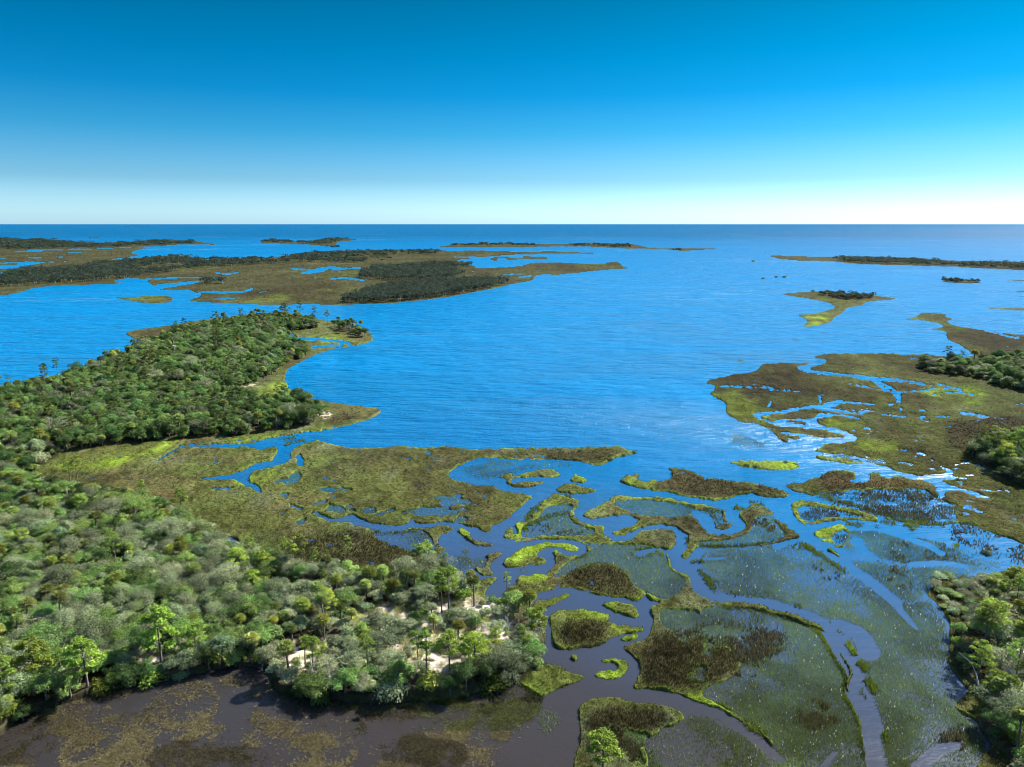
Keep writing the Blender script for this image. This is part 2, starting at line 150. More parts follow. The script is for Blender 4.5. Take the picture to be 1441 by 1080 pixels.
# flooded marsh: standing grass in shallow water (outline, tuft density, kind)
FLOOD = [
 ([(770,712),(800,708),(807,715),(801,722),(803,732),(818,742),(840,745),(832,752),(810,753),(780,753),(752,756),(736,758),(734,750),(735,741),(755,732),(765,722)],.30,'wet'),
 ([(795,795),(822,781),(833,774),(850,766),(880,766),(925,770),(936,784),(943,802),(958,811),(966,815),(958,832),(940,846),(924,842),(912,836),(898,828),(880,803),(850,792),(815,797),(790,812),(775,812)],.40,'wet'),
 ([(862,705),(900,703),(950,708),(985,716),(970,716),(972,726),(955,729),(925,728),(905,727),(890,722),(865,712)],.35,'wet'),
 ([(1015,718),(1018,730),(1020,738),(1012,745),(1008,734),(1003,724),(985,717),(1000,717)],.3,'wet'),
 ([(975,763),(1000,763),(1035,760),(1050,752),(1060,744),(1055,735),(1070,725),(1088,728),(1092,738),(1100,745),(1108,755),(1095,762),(1060,770),(1000,772),(980,770)],.45,'wet'),
 ([(985,790),(1000,774),(1060,770),(1095,770),(1120,768),(1128,770),(1160,786),(1205,814),(1250,846),(1290,850),(1310,845),(1330,875),(1335,915),(1332,935),(1350,965),(1338,995),(1372,1020),(1390,1055),(1370,1085),(1370,1168),(1262,1168),(1255,1100),(1245,1060),(1238,1000),(1228,970),(1218,945),(1205,905),(1185,880),(1160,868),(1120,856),(1090,846),(1065,838),(1015,834),(1005,815),(995,804)],.34,'wet'),
 ([(1000,853),(1030,856),(1060,858),(1090,866),(1120,876),(1140,884),(1165,892),(1180,920),(1200,948),(1186,968),(1206,992),(1218,1020),(1222,1050),(1232,1100),(1232,1168),(1095,1168),(1095,1100),(1092,1050),(1070,1027),(1045,1012),(1010,992),(985,980),(1000,965),(1030,955),(1045,940),(1030,915),(1000,905),(985,895),(975,880),(985,862)],.36,'wet'),
 ([(925,858),(950,858),(985,862),(978,882),(985,900),(960,905),(945,890),(930,878)],.35,'wet'),
 ([(1135,690),(1165,694),(1215,690),(1260,690),(1300,688),(1315,700),(1340,712),(1350,735),(1316,742),(1266,736),(1233,722),(1180,709),(1150,698)],.35,'darkwet'),
 ([(1335,738),(1370,742),(1395,752),(1441,768),(1500,790),(1441,800),(1400,785),(1355,760)],.10,'darkwet'),
 ([(1195,745),(1260,745),(1300,755),(1330,770),(1350,775),(1345,790),(1300,793),(1262,792),(1235,782),(1215,768),(1190,775),(1192,762)],.38,'wet'),
 ([(1195,790),(1240,795),(1290,800),(1330,800),(1380,812),(1320,812),(1300,840),(1275,850),(1240,826),(1210,806)],.34,'wet'),
 ([(1340,770),(1380,785),(1420,800),(1350,806),(1300,800)],.15,'wet'),
 ([(1120,712),(1165,716),(1200,722),(1222,730),(1180,728),(1155,732),(1135,735),(1126,728)],.35,'darkwet'),
 ([(1185,745),(1196,752),(1186,768),(1170,762),(1175,750)],.4,'darkwet'),
 ([(930,1030),(965,1012),(1000,1010),(1040,1030),(1080,1060),(1090,1110),(1090,1168),(905,1168),(915,1075),(905,1050)],.16,'wet'),
 ([(960,1005),(1000,1012),(1035,1035),(1050,1062),(1035,1085),(1005,1050),(975,1030)],.36,'palewet'),
 ([(1000,1080),(1040,1060),(1080,1050),(1120,1050),(1140,1075),(1100,1100),(1020,1120)],.3,'palewet'),
 ([(650,662),(665,658),(690,651),(715,650),(732,655),(712,664),(690,669),(662,669)],.35,'wet'),
 ([(652,667),(683,667),(705,664),(725,657),(760,654),(785,651),(812,652),(800,655),(760,658),(730,661),(710,668),(680,671),(655,669)],.5,'wet'),
 ([(1025,613),(1040,612),(1050,618),(1072,624),(1076,628),(1050,624),(1025,622),(1040,619)],.5,'wet'),
 ([(600,790),(640,790),(668,790),(664,812),(630,806)],.05,'wet'), ([(648,774),(662,776),(655,784)],.2,'wet'), ([(730,802),(742,802),(738,809)],.3,'wet'),
 ([(640,1000),(690,975),(722,958),(755,978),(764,984),(755,1003),(735,1022),(705,1050),(690,1085),(640,1110),(520,1110),(530,1050),(560,1042),(600,1022)],.40,'tan'), ([(640,1000),(690,972),(722,956),(755,976),(764,984),(755,1003),(735,1022),(700,1030),(660,1020)],.75,'tan'),
 ([(-170,1100),(0,1042),(14,1020),(55,1003),(111,986),(160,968),(190,975),(150,1000),(120,1015),(90,1040),(60,1060),(20,1090),(-170,1168)],.42,'tan'),
 ([(200,1000),(240,965),(290,955),(310,985),(300,1010),(280,1020),(240,1030),(205,1020)],.36,'tan'),
 ([(300,945),(345,940),(382,945),(382,975),(360,985),(330,975),(310,965)],.20,'tan'),
 ([(120,1015),(200,1000),(300,1015),(340,1040),(330,1100),(100,1130),(80,1060)],.28,'tan'),
 ([(383,972),(450,985),(520,994),(600,990),(660,982),(715,968),(722,990),(640,1010),(520,1012),(430,1000)],.34,'tan'),
 ([(360,985),(420,990),(500,995),(520,1030),(480,1100),(330,1120),(340,1040)],.26,'tan'),
 ([(755,1005),(775,1000),(790,1015),(775,1035),(760,1025)],.12,'wet'),
 ([(1360,730),(1390,750),(1360,760),(1345,745)],.12,'darkwet'),
 ([(520,748),(545,750),(600,746),(612,765),(610,785),(575,775),(540,765)],.2,'wet'), ([(640,780),(665,790),(690,783),(680,800),(650,800)],.18,'wet'),
 ([(1330,1020),(1372,1030),(1380,1060),(1340,1070)],.08,'darkwet'),
]
dens = {k: np.zeros((NY, NX), np.float32) for k in ('wet', 'darkwet', 'tan', 'palewet')}
flood = np.zeros((NY, NX), bool)
for p, d, k in FLOOD:
    m = fill(p); flood |= m; dens[k] = np.maximum(dens[k], blur(m, 2.5) * d)
# open creek water inside the flooded marsh
CREEKS = [([(960,770),(958,790),(975,808),(985,825),(995,840),(1030,845),(1070,848),(1110,860),(1150,873),(1168,890),(1183,918),(1200,945),(1206,955),(1198,972),(1214,998),(1224,1025),(1226,1050),(1234,1090),(1240,1165)],11,12), ([(1092,770),(1110,763),(1135,758),(1145,765),(1170,782),(1200,802),(1230,822),(1262,850)],7,9), ([(1250,838),(1275,870),(1290,885)],7,3),
          ([(1205,950),(1218,968),(1232,1000),(1240,1030)],3,6), ([(1175,878),(1210,890),(1225,920)],10,16), ([(1240,742),(1275,748),(1310,757),(1340,765)],5,6), ([(1190,745),(1230,743),(1270,755),(1310,770),(1325,780)],5,6), ([(1205,762),(1215,775),(1228,785)],9,5), ([(1285,795),(1330,793),(1360,798)],7,4), ([(960,788),(985,787),(1020,786)],5,2), ([(900,780),(928,772)],7,3), ([(1010,1000),(1040,1022),(1075,1050),(1100,1070)],10,6), ([(1150,1090),(1175,1060)],6,4), ([(1295,1080),(1320,1055),(1345,1050)],14,8)]
creek = np.zeros((NY, NX), bool)
for pts, a, b in CREEKS: creek |= stroke(pts, a, b, .7)
cb = blur(creek, 1.2)
for k in ('wet', 'darkwet', 'palewet'): dens[k] *= (1 - sstep(.3, .7, cb))
WX, WY = ground(GX, GY)
wx_f = fbm(WX, WY, 9, 3, 3); wx_m = fbm(WX, WY, 30, 5, 3)
# green rims standing on the banks of those creeks
rims = [([(1163,893),(1178,922),(1192,948)],5,5), ([(1194,974),(1206,996),(1213,1022)],4,4), ([(967,797),(981,805),(994,813),(1001,822),(1001,834),(1013,837),(1040,838),(1068,841),(1090,848),(1108,854)],5,2.5), ([(965,792),(993,790)],2,1.5), ([(967,788),(966,775),(970,760)],4,4), ([(1118,853),(1140,864),(1172,876)],2.2,1.5), ([(1178,885),(1185,890)],4,4), ([(1193,905),(1203,922)],2.5,2.5), ([(1211,934),(1219,943)],5,5),
        ([(1206,962),(1218,958),(1228,966),(1230,975)],6,4), ([(1207,970),(1215,988),(1228,1005),(1236,1030)],5,3.5), ([(1237,1020),(1250,1045)],3,3), ([(1130,767),(1145,774),(1168,788),(1190,803)],6,4), ([(1085,772),(1100,768),(1117,767)],3.5,3), ([(1195,738),(1212,740)],3,3), ([(1218,742),(1250,742)],2,2), ([(1275,739),(1292,740)],3,3), ([(1240,735),(1262,738)],2,1), ([(1275,745),(1290,746)],1.5,1.5), ([(1320,762),(1345,768)],5,4), ([(1055,706),(1075,710)],1.5,1.5), ([(1034,714),(1044,717)],3,3), ([(402,618),(414,616)],2.5,2), ([(400,627),(412,623),(428,619)],2,2), ([(1033,1010),(1055,1020),(1075,1034)],5,5), ([(738,746),(748,722),(770,704),(800,700)],4,3), ([(748,738),(775,726),(800,722)],3,2)]
rim = np.zeros((NY, NX), bool)
for pts, a, b in rims: rim |= stroke(pts, a, b)
land = land & ~flood
EDGE = [MAIN, EAST, NORTHEAST]                                       # the firm banks beside flooded ground stay
inner = fill(MAIN) | fill(EAST) | fill(NORTHEAST)
bi = blur(inner & ~creek, 4.5)
bank = np.clip((1 - sstep(.58, .97, bi)) * flood * (inner & ~creek) * (.35 + 1.1 * fbm(WX, WY, 13, 77, 3)), 0, 1)
bank *= ~((GX > 985) & (GY > 770) & (fbm(WX, WY, 18, 78, 2) < .44)) * (1 - sstep(.3, .7, cb))
bank = np.clip(bank * 1.25, 0, 1); bank = np.maximum(bank, np.clip(blur(rim & ~creek, 1.4) * 1.3, 0, 1))
# ragged outline: the map is read a little to the side, by noise laid on the ground
jx = ((vnoise(WX, WY, 6, 21) - .5) * 2.8 + (vnoise(WX, WY, 1.6, 22) - .5) * 3.0); jy = ((vnoise(WX, WY, 6, 23) - .5) * 1.9 + (vnoise(WX, WY, 1.6, 24) - .5) * 2.2)
k_ = sstep(360, 600, GY) * .9 + .1
ii = np.clip(np.rint(np.arange(NY)[:, None] + jy * k_), 0, NY - 1).astype(int); jj = np.clip(np.rint(np.arange(NX)[None] + jx * k_), 0, NX - 1).astype(int)
land = land[ii, jj]
# open pools in patchy marsh
PATCHY = [[(905,860),(1010,850),(1050,905),(1060,940),(1000,960),(940,950),(925,900)], [(1135,690),(1340,690),(1350,735),(1180,712)], [(430,690),(520,690),(640,700),(700,700),(700,735),(600,735),(450,720)], [(380,370),(560,375),(510,395),(400,390)], [(640,355),(760,365),(700,385),(640,375)], [(1120,640),(1350,645),(1360,690),(1290,665)], [(390,665),(425,665),(420,700),(375,705)], [(395,712),(440,720),(435,750),(400,745)], [(630,708),(705,705),(695,725),(650,728)], [(840,1030),(930,1020),(910,1080),(830,1090)]]
pat = np.zeros((NY, NX), np.float32)
for p in PATCHY: pat = np.maximum(pat, blur(fill(p), 6))
hole = (pat > .3) & (fbm(WX, WY * 1.0, 6, 41, 3) < .27 + .10 * pat) & (GY > 520)
hole |= (pat > .3) & (fbm(WX, WY * .35, 40, 43, 2) < .30) & (GY <= 600)
land &= ~hole; dens['wet'] = np.maximum(dens['wet'], .42 * blur(hole & (GY > 560), 1))
M = blur(land, .85); M2 = blur(land, 3.0)
# colour fields of the marsh
def field(polys, s):
    m = np.zeros((NY, NX), bool)
    for p in polys: m |= fill(p)
    return blur(m, s)
LUSH = field([[(55,660),(110,632),(250,622),(262,628),(220,650),(160,665)], [(215,621),(252,618),(262,628),(225,628)], [(350,612),(430,606),(440,609),(370,620),(300,627)], [(335,655),(400,660),(360,690),(330,690)], [(160,420),(241,417),(238,422),(190,424)], [(1020,648),(1125,648),(1125,664),(1050,660)], [(1207,620),(1265,625),(1262,636),(1205,632)], [(1290,550),(1380,545),(1390,566),(1350,572),(1300,560)], 
    [(400,480),(480,470),(500,480),(420,482)], [(345,555),(400,535),(420,560),(390,570)], [(820,720),(850,705),(852,730),(830,735)], [(880,675),(925,672),(920,690),(880,684)], [(1130,440),(1175,442),(1150,462),(1125,462)], [(900,822),(935,822),(925,848),(905,838)], [(765,845),(805,834),(795,850),(762,866)], [(769,935),(822,953),(780,975),(730,985),(740,950)], [(960,975),(1010,980),(1012,998),(975,990)], [(635,812),(700,812),(690,820),(640,820)], [(735,808),(775,805),(765,820),(730,822)], [(770,700),(820,705),(810,740),(790,720),(760,735),(745,730)], [(710,742),(735,735),(738,762),(708,764)], [(1110,705),(1130,705),(1140,740),(1118,735)], [(1150,590),(1210,600),(1190,610)], [(480,390),(560,375),(530,392)], [(845,846),(905,850),(895,874),(850,860)], [(860,880),(912,884),(905,895),(860,893)], [(868,893),(905,893),(903,905),(868,905)], [(798,920),(818,920),(818,934),(798,934)], [(832,925),(890,925),(890,960),(832,960)], [(770,858),(862,862),(850,875),(790,872),(780,905),(770,890)], [(705,785),(745,770),(820,762),(820,775),(740,782),(725,800),(705,800)], [(643,743),(663,743),(664,757),(650,757)], [(806,667),(830,672),(826,680),(808,674)], [(1140,735),(1195,736),(1190,745),(1160,752),(1185,774),(1150,762)], [(230,860),(260,880)] * 2, [(820,540),(830,545)] * 2], 3)
LUSH *= np.where(GY > 735, 1.1, .75) * sstep(330, 480, GY) 
DARK = field([[(785,822),(812,797),(860,796),(885,812),(900,842),(860,838),(820,828)], [(900,905),(1000,880),(1050,930),(1000,970),(900,970)], [(790,872),(850,875),(850,905),(785,914)], [(826,996),(950,1006),(910,1040),(830,1050)], [(960,665),(1108,690),(1100,700),(1000,700),(930,680)], [(1030,545),(1240,550),(1230,568),(1100,560)], [(1230,500),(1330,505),(1320,530),(1240,515)], [(1330,590),(1441,585),(1441,625),(1350,640),(1330,620)], [(400,750),(620,750),(600,800),(420,800)], [(650,636),(880,634),(850,652),(700,643)], [(1130,660),(1320,690),(1350,735),(1180,710)], [(480,575),(530,578),(480,600),(440,590)], [(175,465),(270,455),(260,475),(200,480)], [(380,400),(480,395),(470,425),(300,420)], [(1140,414),(1240,416),(1200,424),(1150,420)], [(1000,530),(1120,518),(1110,545),(1010,538)], [(780,370),(880,370),(880,380),(780,384)], [(1310,465),(1441,475),(1441,500),(1370,490)], [(1042,720),(1090,735),(1120,755),(1085,752),(1060,740)]], 5)
SAND = np.clip(field([[(600,862),(640,852),(690,856),(722,880),(722,918),(690,945),(650,955),(600,948),(560,940),(530,915),(560,880)], [(480,868),(540,860),(585,872),(560,895),(500,892)], [(365,830),(400,825),(420,850),(380,850)], [(560,930),(650,930),(640,965),(560,960)], [(450,905),(500,910),(520,935),(470,940)], [(690,845),(718,850),(700,870),(680,860)], [(210,925),(270,915),(260,940),(200,955)], [(1400,860),(1441,850),(1441,1000),(1410,1000)], [(375,930),(420,905),(470,940),(420,965)]], 7) * 1.1, 0, 1)
SPIT = field([[(446,581),(470,582),(462,592),(448,592)], [(320,552),(370,538),(372,543),(330,556)]], 1.2)
RUST = field([[(205,695),(245,690),(250,706),(215,710)], [(1100,678),(1330,672),(1410,705),(1300,690)], [(1320,830),(1340,850),(1320,860)]], 4)
# woods on the ground
WOODS = {
 'low':  [(-170,690),(-60,668),(0,662),(40,680),(75,690),(110,700),(170,705),(215,715),(250,735),(275,753),(300,772),(330,782),(370,797),(430,806),(480,813),(530,826),(560,823),(600,816),(625,818),(660,835),(690,852),(715,857),(745,864),(760,882),(768,925),(756,945),(725,958),(705,968),(664,972),(650,984),(590,982),(545,990),(490,990),(430,985),(390,976),(383,945),(345,940),(300,944),(240,956),(200,962),(150,976),(100,992),(45,1010),(12,1026),(0,1044),(-170,1112)],
 'cape': [(-170,600),(0,557),(60,547),(110,532),(170,507),(205,489),(250,472),(290,463),(340,453),(400,450),(440,455),(448,462),(420,465),(396,470),(408,482),(430,494),(432,502),(396,514),(382,530),(338,547),(328,556),(350,566),(368,571),(395,566),(426,569),(451,582),(449,593),(426,602),(354,611),(299,616),(252,619),(215,622),(160,626),(110,634),(63,644),(48,668),(0,664),(-170,700)],
 'capetip': [(470,459),(490,460),(512,469),(520,478),(505,476),(488,468),(470,463)],
 'right': [(1283,516),(1300,511),(1330,513),(1375,512),(1400,507),(1441,505),(1612,500),(1612,590),(1441,553),(1409,547),(1392,539),(1377,535),(1367,530),(1317,527)],
 'knoll': [(1363,642),(1375,628),(1400,632),(1420,625),(1441,628),(1612,640),(1612,700),(1441,687),(1425,680),(1410,671),(1395,658),(1375,650)],
 'corner': [(1342,905),(1346,888),(1362,870),(1390,850),(1410,832),(1441,817),(1612,830),(1612,1168),(1432,1168),(1428,1090),(1417,1067),(1401,1050),(1381,1030),(1379,1012),(1392,990),(1367,967),(1345,935)]}
wood = {k: fill(p, 1) for k, p in WOODS.items()}
FARWOODS = [[(-170,400),(0,392),(8,387),(28,381),(120,379),(125,372),(180,369),(240,362),(262,364),(276,367),(330,366.5),(365,365),(400,363),(430,358.5),(480,356),(540,355),(600,353.5),(625,355),(600,360),(580,363),(540,368),(513,370),(485,371),(443,368.5),(380,371.5),(319,376),(277,378.5),(249,382),(205,389),(160,394),(83,400.5),(14,405),(-170,408)],
 [(506,393),(510,385),(522,379),(545,377),(590,375),(602,372),(660,373),(668,376),(640,378),(625,380),(658,385),(640,392),(610,396),(575,396),(540,395)],
 [(478,428),(495,420),(512,413),(540,405),(590,400),(640,397),(690,395.5),(712,397),(717,400),(700,405),(658,412.5),(629,418),(581,423.5),(540,427),(512,428)],
 [(282,400),(290,397.5),(308,398),(318,400),(300,401)],
 [(-170,338),(0,338),(70,338.5),(85,342),(140,345),(180,343.5),(225,340.5),(262,341),(280,343.5),(250,344.5),(220,345.5),(185,347.5),(140,349.3),(80,349.8),(60,351.4),(-170,352)],
 [(366,341.5),(385,339.5),(410,341),(440,343),(455,338),(498,337),(480,339),(470,343),(455,344.5),(420,343)],
 [(460,347.5),(475,347),(478,348.5),(463,349)],
 [(632,346),(640,344),(700,343.8),(800,344.5),(840,344),(885,344.5),(893,347),(880,349),(840,347),(790,345.5),(700,345.5)], [(945,351.5),(962,351),(962,353)],
 [(1165,364.5),(1240,366),(1315,369),(1330,373),(1350,373),(1441,374),(1612,380),(1612,387),(1441,379.8),(1372,377),(1340,375.5),(1264,373),(1195,371)],
 [(1322,396.5),(1338,394.5),(1352,396.5),(1375,396.5),(1378,398.5),(1340,398.8)],
 [(1150,413),(1190,415),(1240,420),(1200,423),(1160,419)], [(150,319.8),(200,319.4),(215,320)]]
# ------------------------------------------------------------------ materials
def mat(name):
    m = bpy.data.materials.new(name); m.use_nodes = True; n = m.node_tree.nodes; n.clear(); return m, n, m.node_tree.links
def foliage_mat(name, trans=.35, var=.5, rough=.6, sat=0):
    m, n, L = mat(name)
    out = n.new('ShaderNodeOutputMaterial'); at = n.new('ShaderNodeAttribute'); at.attribute_name = 'Col'
    oi = n.new('ShaderNodeObjectInfo'); mr = n.new('ShaderNodeMapRange'); mr.inputs[3].default_value = 1 - var; mr.inputs[4].default_value = 1 + var
    L.new(oi.outputs['Random'], mr.inputs[0])
    hs = n.new('ShaderNodeHueSaturation'); L.new(at.outputs['Color'], hs.inputs['Color']); L.new(mr.outputs[0], hs.inputs['Value'])
    m2 = n.new('ShaderNodeMath'); m2.operation = 'MULTIPLY'; m2.inputs[1].default_value = 7.31; L.new(oi.outputs['Random'], m2.inputs[0])
    m3 = n.new('ShaderNodeMath'); m3.operation = 'FRACT'; L.new(m2.outputs[0], m3.inputs[0])
    mh = n.new('ShaderNodeMapRange'); mh.inputs[3].default_value = .5 - .012 * (var > 0); mh.inputs[4].default_value = .5 + .03 * (var > 0); L.new(m3.outputs[0], mh.inputs[0]); L.new(mh.outputs[0], hs.inputs['Hue'])
    pb = n.new('ShaderNodeBsdfPrincipled'); pb.inputs['Roughness'].default_value = rough; pb.inputs['Specular IOR Level'].default_value = .12
    tr = n.new('ShaderNodeBsdfTranslucent'); mx = n.new('ShaderNodeMixShader'); mx.inputs[0].default_value = trans
    L.new(hs.outputs[0], pb.inputs['Base Color']); L.new(hs.outputs[0], tr.inputs['Color']); L.new(pb.outputs[0], mx.inputs[1]); L.new(tr.outputs[0], mx.inputs[2]); L.new(mx.outputs[0], out.inputs[0])
    return m
MAT_LEAF = foliage_mat('leaves', .36, .45); MAT_GRASS = foliage_mat('grass_blades', .45, 0, .7); MAT_NEEDLE = foliage_mat('pine_needles', .4, .3)
def bark_mat(name, c1, c2, scale):
    m, n, L = mat(name); out = n.new('ShaderNodeOutputMaterial'); pb = n.new('ShaderNodeBsdfPrincipled'); pb.inputs['Roughness'].default_value = .9
    tc = n.new('ShaderNodeTexCoord'); nz = n.new('ShaderNodeTexNoise'); nz.inputs['Scale'].default_value = scale; nz.inputs['Detail'].default_value = 6
    L.new(tc.outputs['Object'], nz.inputs['Vector']); r = n.new('ShaderNodeValToRGB'); r.color_ramp.elements[0].color = (*c1, 1); r.color_ramp.elements[1].color = (*c2, 1)
    r.color_ramp.elements[0].position = .35; r.color_ramp.elements[1].position = .7
    L.new(nz.outputs['Fac'], r.inputs[0]); L.new(r.outputs[0], pb.inputs['Base Color']); L.new(pb.outputs[0], out.inputs[0]); return m
MAT_BARK = bark_mat('bark', (.07, .055, .045), (.20, .17, .15), 3); MAT_GREYWOOD = bark_mat('bleached_wood', (.28, .26, .24), (.55, .52, .49), 4)
def land_mat():
    m, n, L = mat('marsh_ground'); out = n.new('ShaderNodeOutputMaterial'); pb = n.new('ShaderNodeBsdfPrincipled'); pb.inputs['Roughness'].default_value = .95; pb.inputs['Specular IOR Level'].default_value = .03
    at = n.new('ShaderNodeAttribute'); at.attribute_name = 'Col'; ge = n.new('ShaderNodeNewGeometry')
    nz = n.new('ShaderNodeTexNoise'); nz.inputs['Scale'].default_value = 1.1; nz.inputs['Detail'].default_value = 7; nz.inputs['Roughness'].default_value = .7; L.new(ge.outputs['Position'], nz.inputs['Vector'])
    mr = n.new('ShaderNodeMapRange'); mr.inputs[1].default_value = .3; mr.inputs[2].default_value = .7; mr.inputs[3].default_value = .55; mr.inputs[4].default_value = 1.45; L.new(nz.outputs['Fac'], mr.inputs[0])
    hs = n.new('ShaderNodeHueSaturation'); L.new(at.outputs['Color'], hs.inputs['Color']); L.new(mr.outputs[0], hs.inputs['Value']); L.new(hs.outputs[0], pb.inputs['Base Color'])
    bp = n.new('ShaderNodeBump'); bp.inputs['Strength'].default_value = .8; bp.inputs['Distance'].default_value = .5; L.new(nz.outputs['Fac'], bp.inputs['Height']); L.new(bp.outputs[0], pb.inputs['Normal'])
    L.new(pb.outputs[0], out.inputs[0]); return m
MAT_LAND = land_mat()
def water_mat():
    m, n, L = mat('water'); out = n.new('ShaderNodeOutputMaterial'); pb = n.new('ShaderNodeBsdfPrincipled'); pb.inputs['IOR'].default_value = 1.33
    ge = n.new('ShaderNodeNewGeometry')
    def noise(sx, sy, rot, scale, det, rough=.5):
        mp = n.new('ShaderNodeMapping'); mp.inputs['Scale'].default_value = (sx, sy, 1); mp.inputs['Rotation'].default_value = (0, 0, rot); L.new(ge.outputs['Position'], mp.inputs['Vector'])
        t = n.new('ShaderNodeTexNoise'); t.inputs['Scale'].default_value = scale; t.inputs['Detail'].default_value = det; t.inputs['Roughness'].default_value = rough; L.new(mp.outputs[0], t.inputs['Vector']); return t.outputs['Fac']
    # silt and sky reflection painted as one colour: brown tannin water in the inner creeks, clear blue out in the bay
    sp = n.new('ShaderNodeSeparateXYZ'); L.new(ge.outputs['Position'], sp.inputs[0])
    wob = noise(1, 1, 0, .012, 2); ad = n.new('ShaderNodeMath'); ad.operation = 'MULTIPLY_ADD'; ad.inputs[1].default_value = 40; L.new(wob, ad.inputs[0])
    xr = n.new('ShaderNodeMath'); xr.operation = 'MAXIMUM'; xr.inputs[1].default_value = 10; L.new(sp.outputs['X'], xr.inputs[0]); xm = n.new('ShaderNodeMath'); xm.operation = 'MULTIPLY_ADD'; xm.inputs[1].default_value = .7; L.new(xr.outputs[0], xm.inputs[0]); L.new(sp.outputs['Y'], xm.inputs[2]); L.new(xm.outputs[0], ad.inputs[2])  # bluer to the right: stronger sky reflection painted into the colour
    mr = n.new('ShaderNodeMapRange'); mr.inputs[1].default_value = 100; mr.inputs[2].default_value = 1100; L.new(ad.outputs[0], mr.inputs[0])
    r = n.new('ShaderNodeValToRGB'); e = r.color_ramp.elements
    e[0].position = 0; e[0].color = (*SILT_REFLECT[0], 1); e[1].position = 1; e[1].color = (*SILT_REFLECT[-1], 1)
    for p_, c_ in zip((.045, .09, .16, .3), SILT_REFLECT[1:-1]): q = e.new(p_); q.color = (*c_, 1)
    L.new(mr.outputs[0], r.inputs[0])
    # shoals and wind lanes in the bay
    st = noise(.25, 1, .12, .02, 4, .6); mr2 = n.new('ShaderNodeMapRange'); mr2.inputs[1].default_value = .3; mr2.inputs[2].default_value = .7; mr2.inputs[3].default_value = .92; mr2.inputs[4].default_value = 1.1; L.new(st, mr2.inputs[0])
    hs = n.new('ShaderNodeHueSaturation'); L.new(r.outputs[0], hs.inputs['Color']); L.new(mr2.outputs[0], hs.inputs['Value']); dk = n.new('ShaderNodeMapRange'); dk.inputs[1].default_value = 900; dk.inputs[2].default_value = 5000; dk.inputs[3].default_value = 1; dk.inputs[4].default_value = .52; L.new(sp.outputs['Y'], dk.inputs[0])  # dk: far water darkened, reflection of higher sky put into the colour
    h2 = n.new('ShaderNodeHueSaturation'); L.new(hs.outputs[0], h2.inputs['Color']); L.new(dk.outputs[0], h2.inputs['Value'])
    # thin pale shoals where the bay is shallow
    sh = noise(.16, 1, .1, .018, 5, .62); sa = n.new('ShaderNodeMath'); sa.operation = 'SUBTRACT'; sa.inputs[1].default_value = .5; L.new(sh, sa.inputs[0]); sb = n.new('ShaderNodeMath'); sb.operation = 'ABSOLUTE'; L.new(sa.outputs[0], sb.inputs[0])
    s1 = n.new('ShaderNodeMapRange'); s1.inputs[1].default_value = .012; s1.inputs[2].default_value = 0; L.new(sb.outputs[0], s1.inputs[0])
    big = noise(.4, 1, 0, .0035, 2); s2 = n.new('ShaderNodeMapRange'); s2.inputs[1].default_value = .46; s2.inputs[2].default_value = .62; L.new(big, s2.inputs[0])
    s3 = n.new('ShaderNodeMapRange'); s3.inputs[1].default_value = 420; s3.inputs[2].default_value = 800; s3.inputs[4].default_value = .55; L.new(sp.outputs['Y'], s3.inputs[0])
    p1 = n.new('ShaderNodeMath'); p1.operation = 'MULTIPLY'; L.new(s1.outputs[0], p1.inputs[0]); L.new(s2.outputs[0], p1.inputs[1]); p2 = n.new('ShaderNodeMath'); p2.operation = 'MULTIPLY'; L.new(p1.outputs[0], p2.inputs[0]); L.new(s3.outputs[0], p2.inputs[1])
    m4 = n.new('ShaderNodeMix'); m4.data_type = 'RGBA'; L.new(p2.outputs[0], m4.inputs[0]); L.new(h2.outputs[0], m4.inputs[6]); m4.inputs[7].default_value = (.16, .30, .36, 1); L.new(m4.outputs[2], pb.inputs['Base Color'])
    mr3 = n.new('ShaderNodeMapRange'); mr3.inputs[1].default_value = .35; mr3.inputs[2].default_value = .65; mr3.inputs[3].default_value = .2; mr3.inputs[4].default_value = .3; L.new(st, mr3.inputs[0]); 
    fr = n.new('ShaderNodeMapRange'); fr.inputs[1].default_value = 250; fr.inputs[2].default_value = 2500; fr.inputs[3].default_value = 0; fr.inputs[4].default_value = .2; L.new(sp.outputs['Y'], fr.inputs[0]); ar = n.new('ShaderNodeMath'); ar.operation = 'ADD'; L.new(mr3.outputs[0], ar.inputs[0]); L.new(fr.outputs[0], ar.inputs[1]); L.new(ar.outputs[0], pb.inputs['Roughness'])
    fs = n.new('ShaderNodeMapRange'); fs.inputs[1].default_value = 140; fs.inputs[2].default_value = 330; fs.inputs[3].default_value = .42; fs.inputs[4].default_value = .06; L.new(sp.outputs['Y'], fs.inputs[0]); L.new(fs.outputs[0], pb.inputs['Specular IOR Level'])
    # ripples: stronger on the open bay than in the sheltered creeks
    w1 = noise(.3, 1, .08, .33, 4, .62); w2 = noise(.5, 1, -.2, 2.2, 2); mx = n.new('ShaderNodeMath'); mx.operation = 'MULTIPLY_ADD'; mx.inputs[1].default_value = .25; L.new(w2, mx.inputs[0]); w0 = noise(.3, 1, .05, .1, 3, .6); m0 = n.new('ShaderNodeMath'); m0.operation = 'MULTIPLY_ADD'; m0.inputs[1].default_value = 2.2; L.new(w0, m0.inputs[0]); L.new(w1, m0.inputs[2]); L.new(m0.outputs[0], mx.inputs[2])
    bs = n.new('ShaderNodeMapRange'); bs.inputs[1].default_value = 150; bs.inputs[2].default_value = 330; bs.inputs[3].default_value = .06; bs.inputs[4].default_value = .75; L.new(sp.outputs['Y'], bs.inputs[0])
    bp = n.new('ShaderNodeBump'); bp.inputs['Distance'].default_value = 5.5; L.new(bs.outputs[0], bp.inputs['Strength']); L.new(mx.outputs[0], bp.inputs['Height']); L.new(bp.outputs[0], pb.inputs['Normal'])
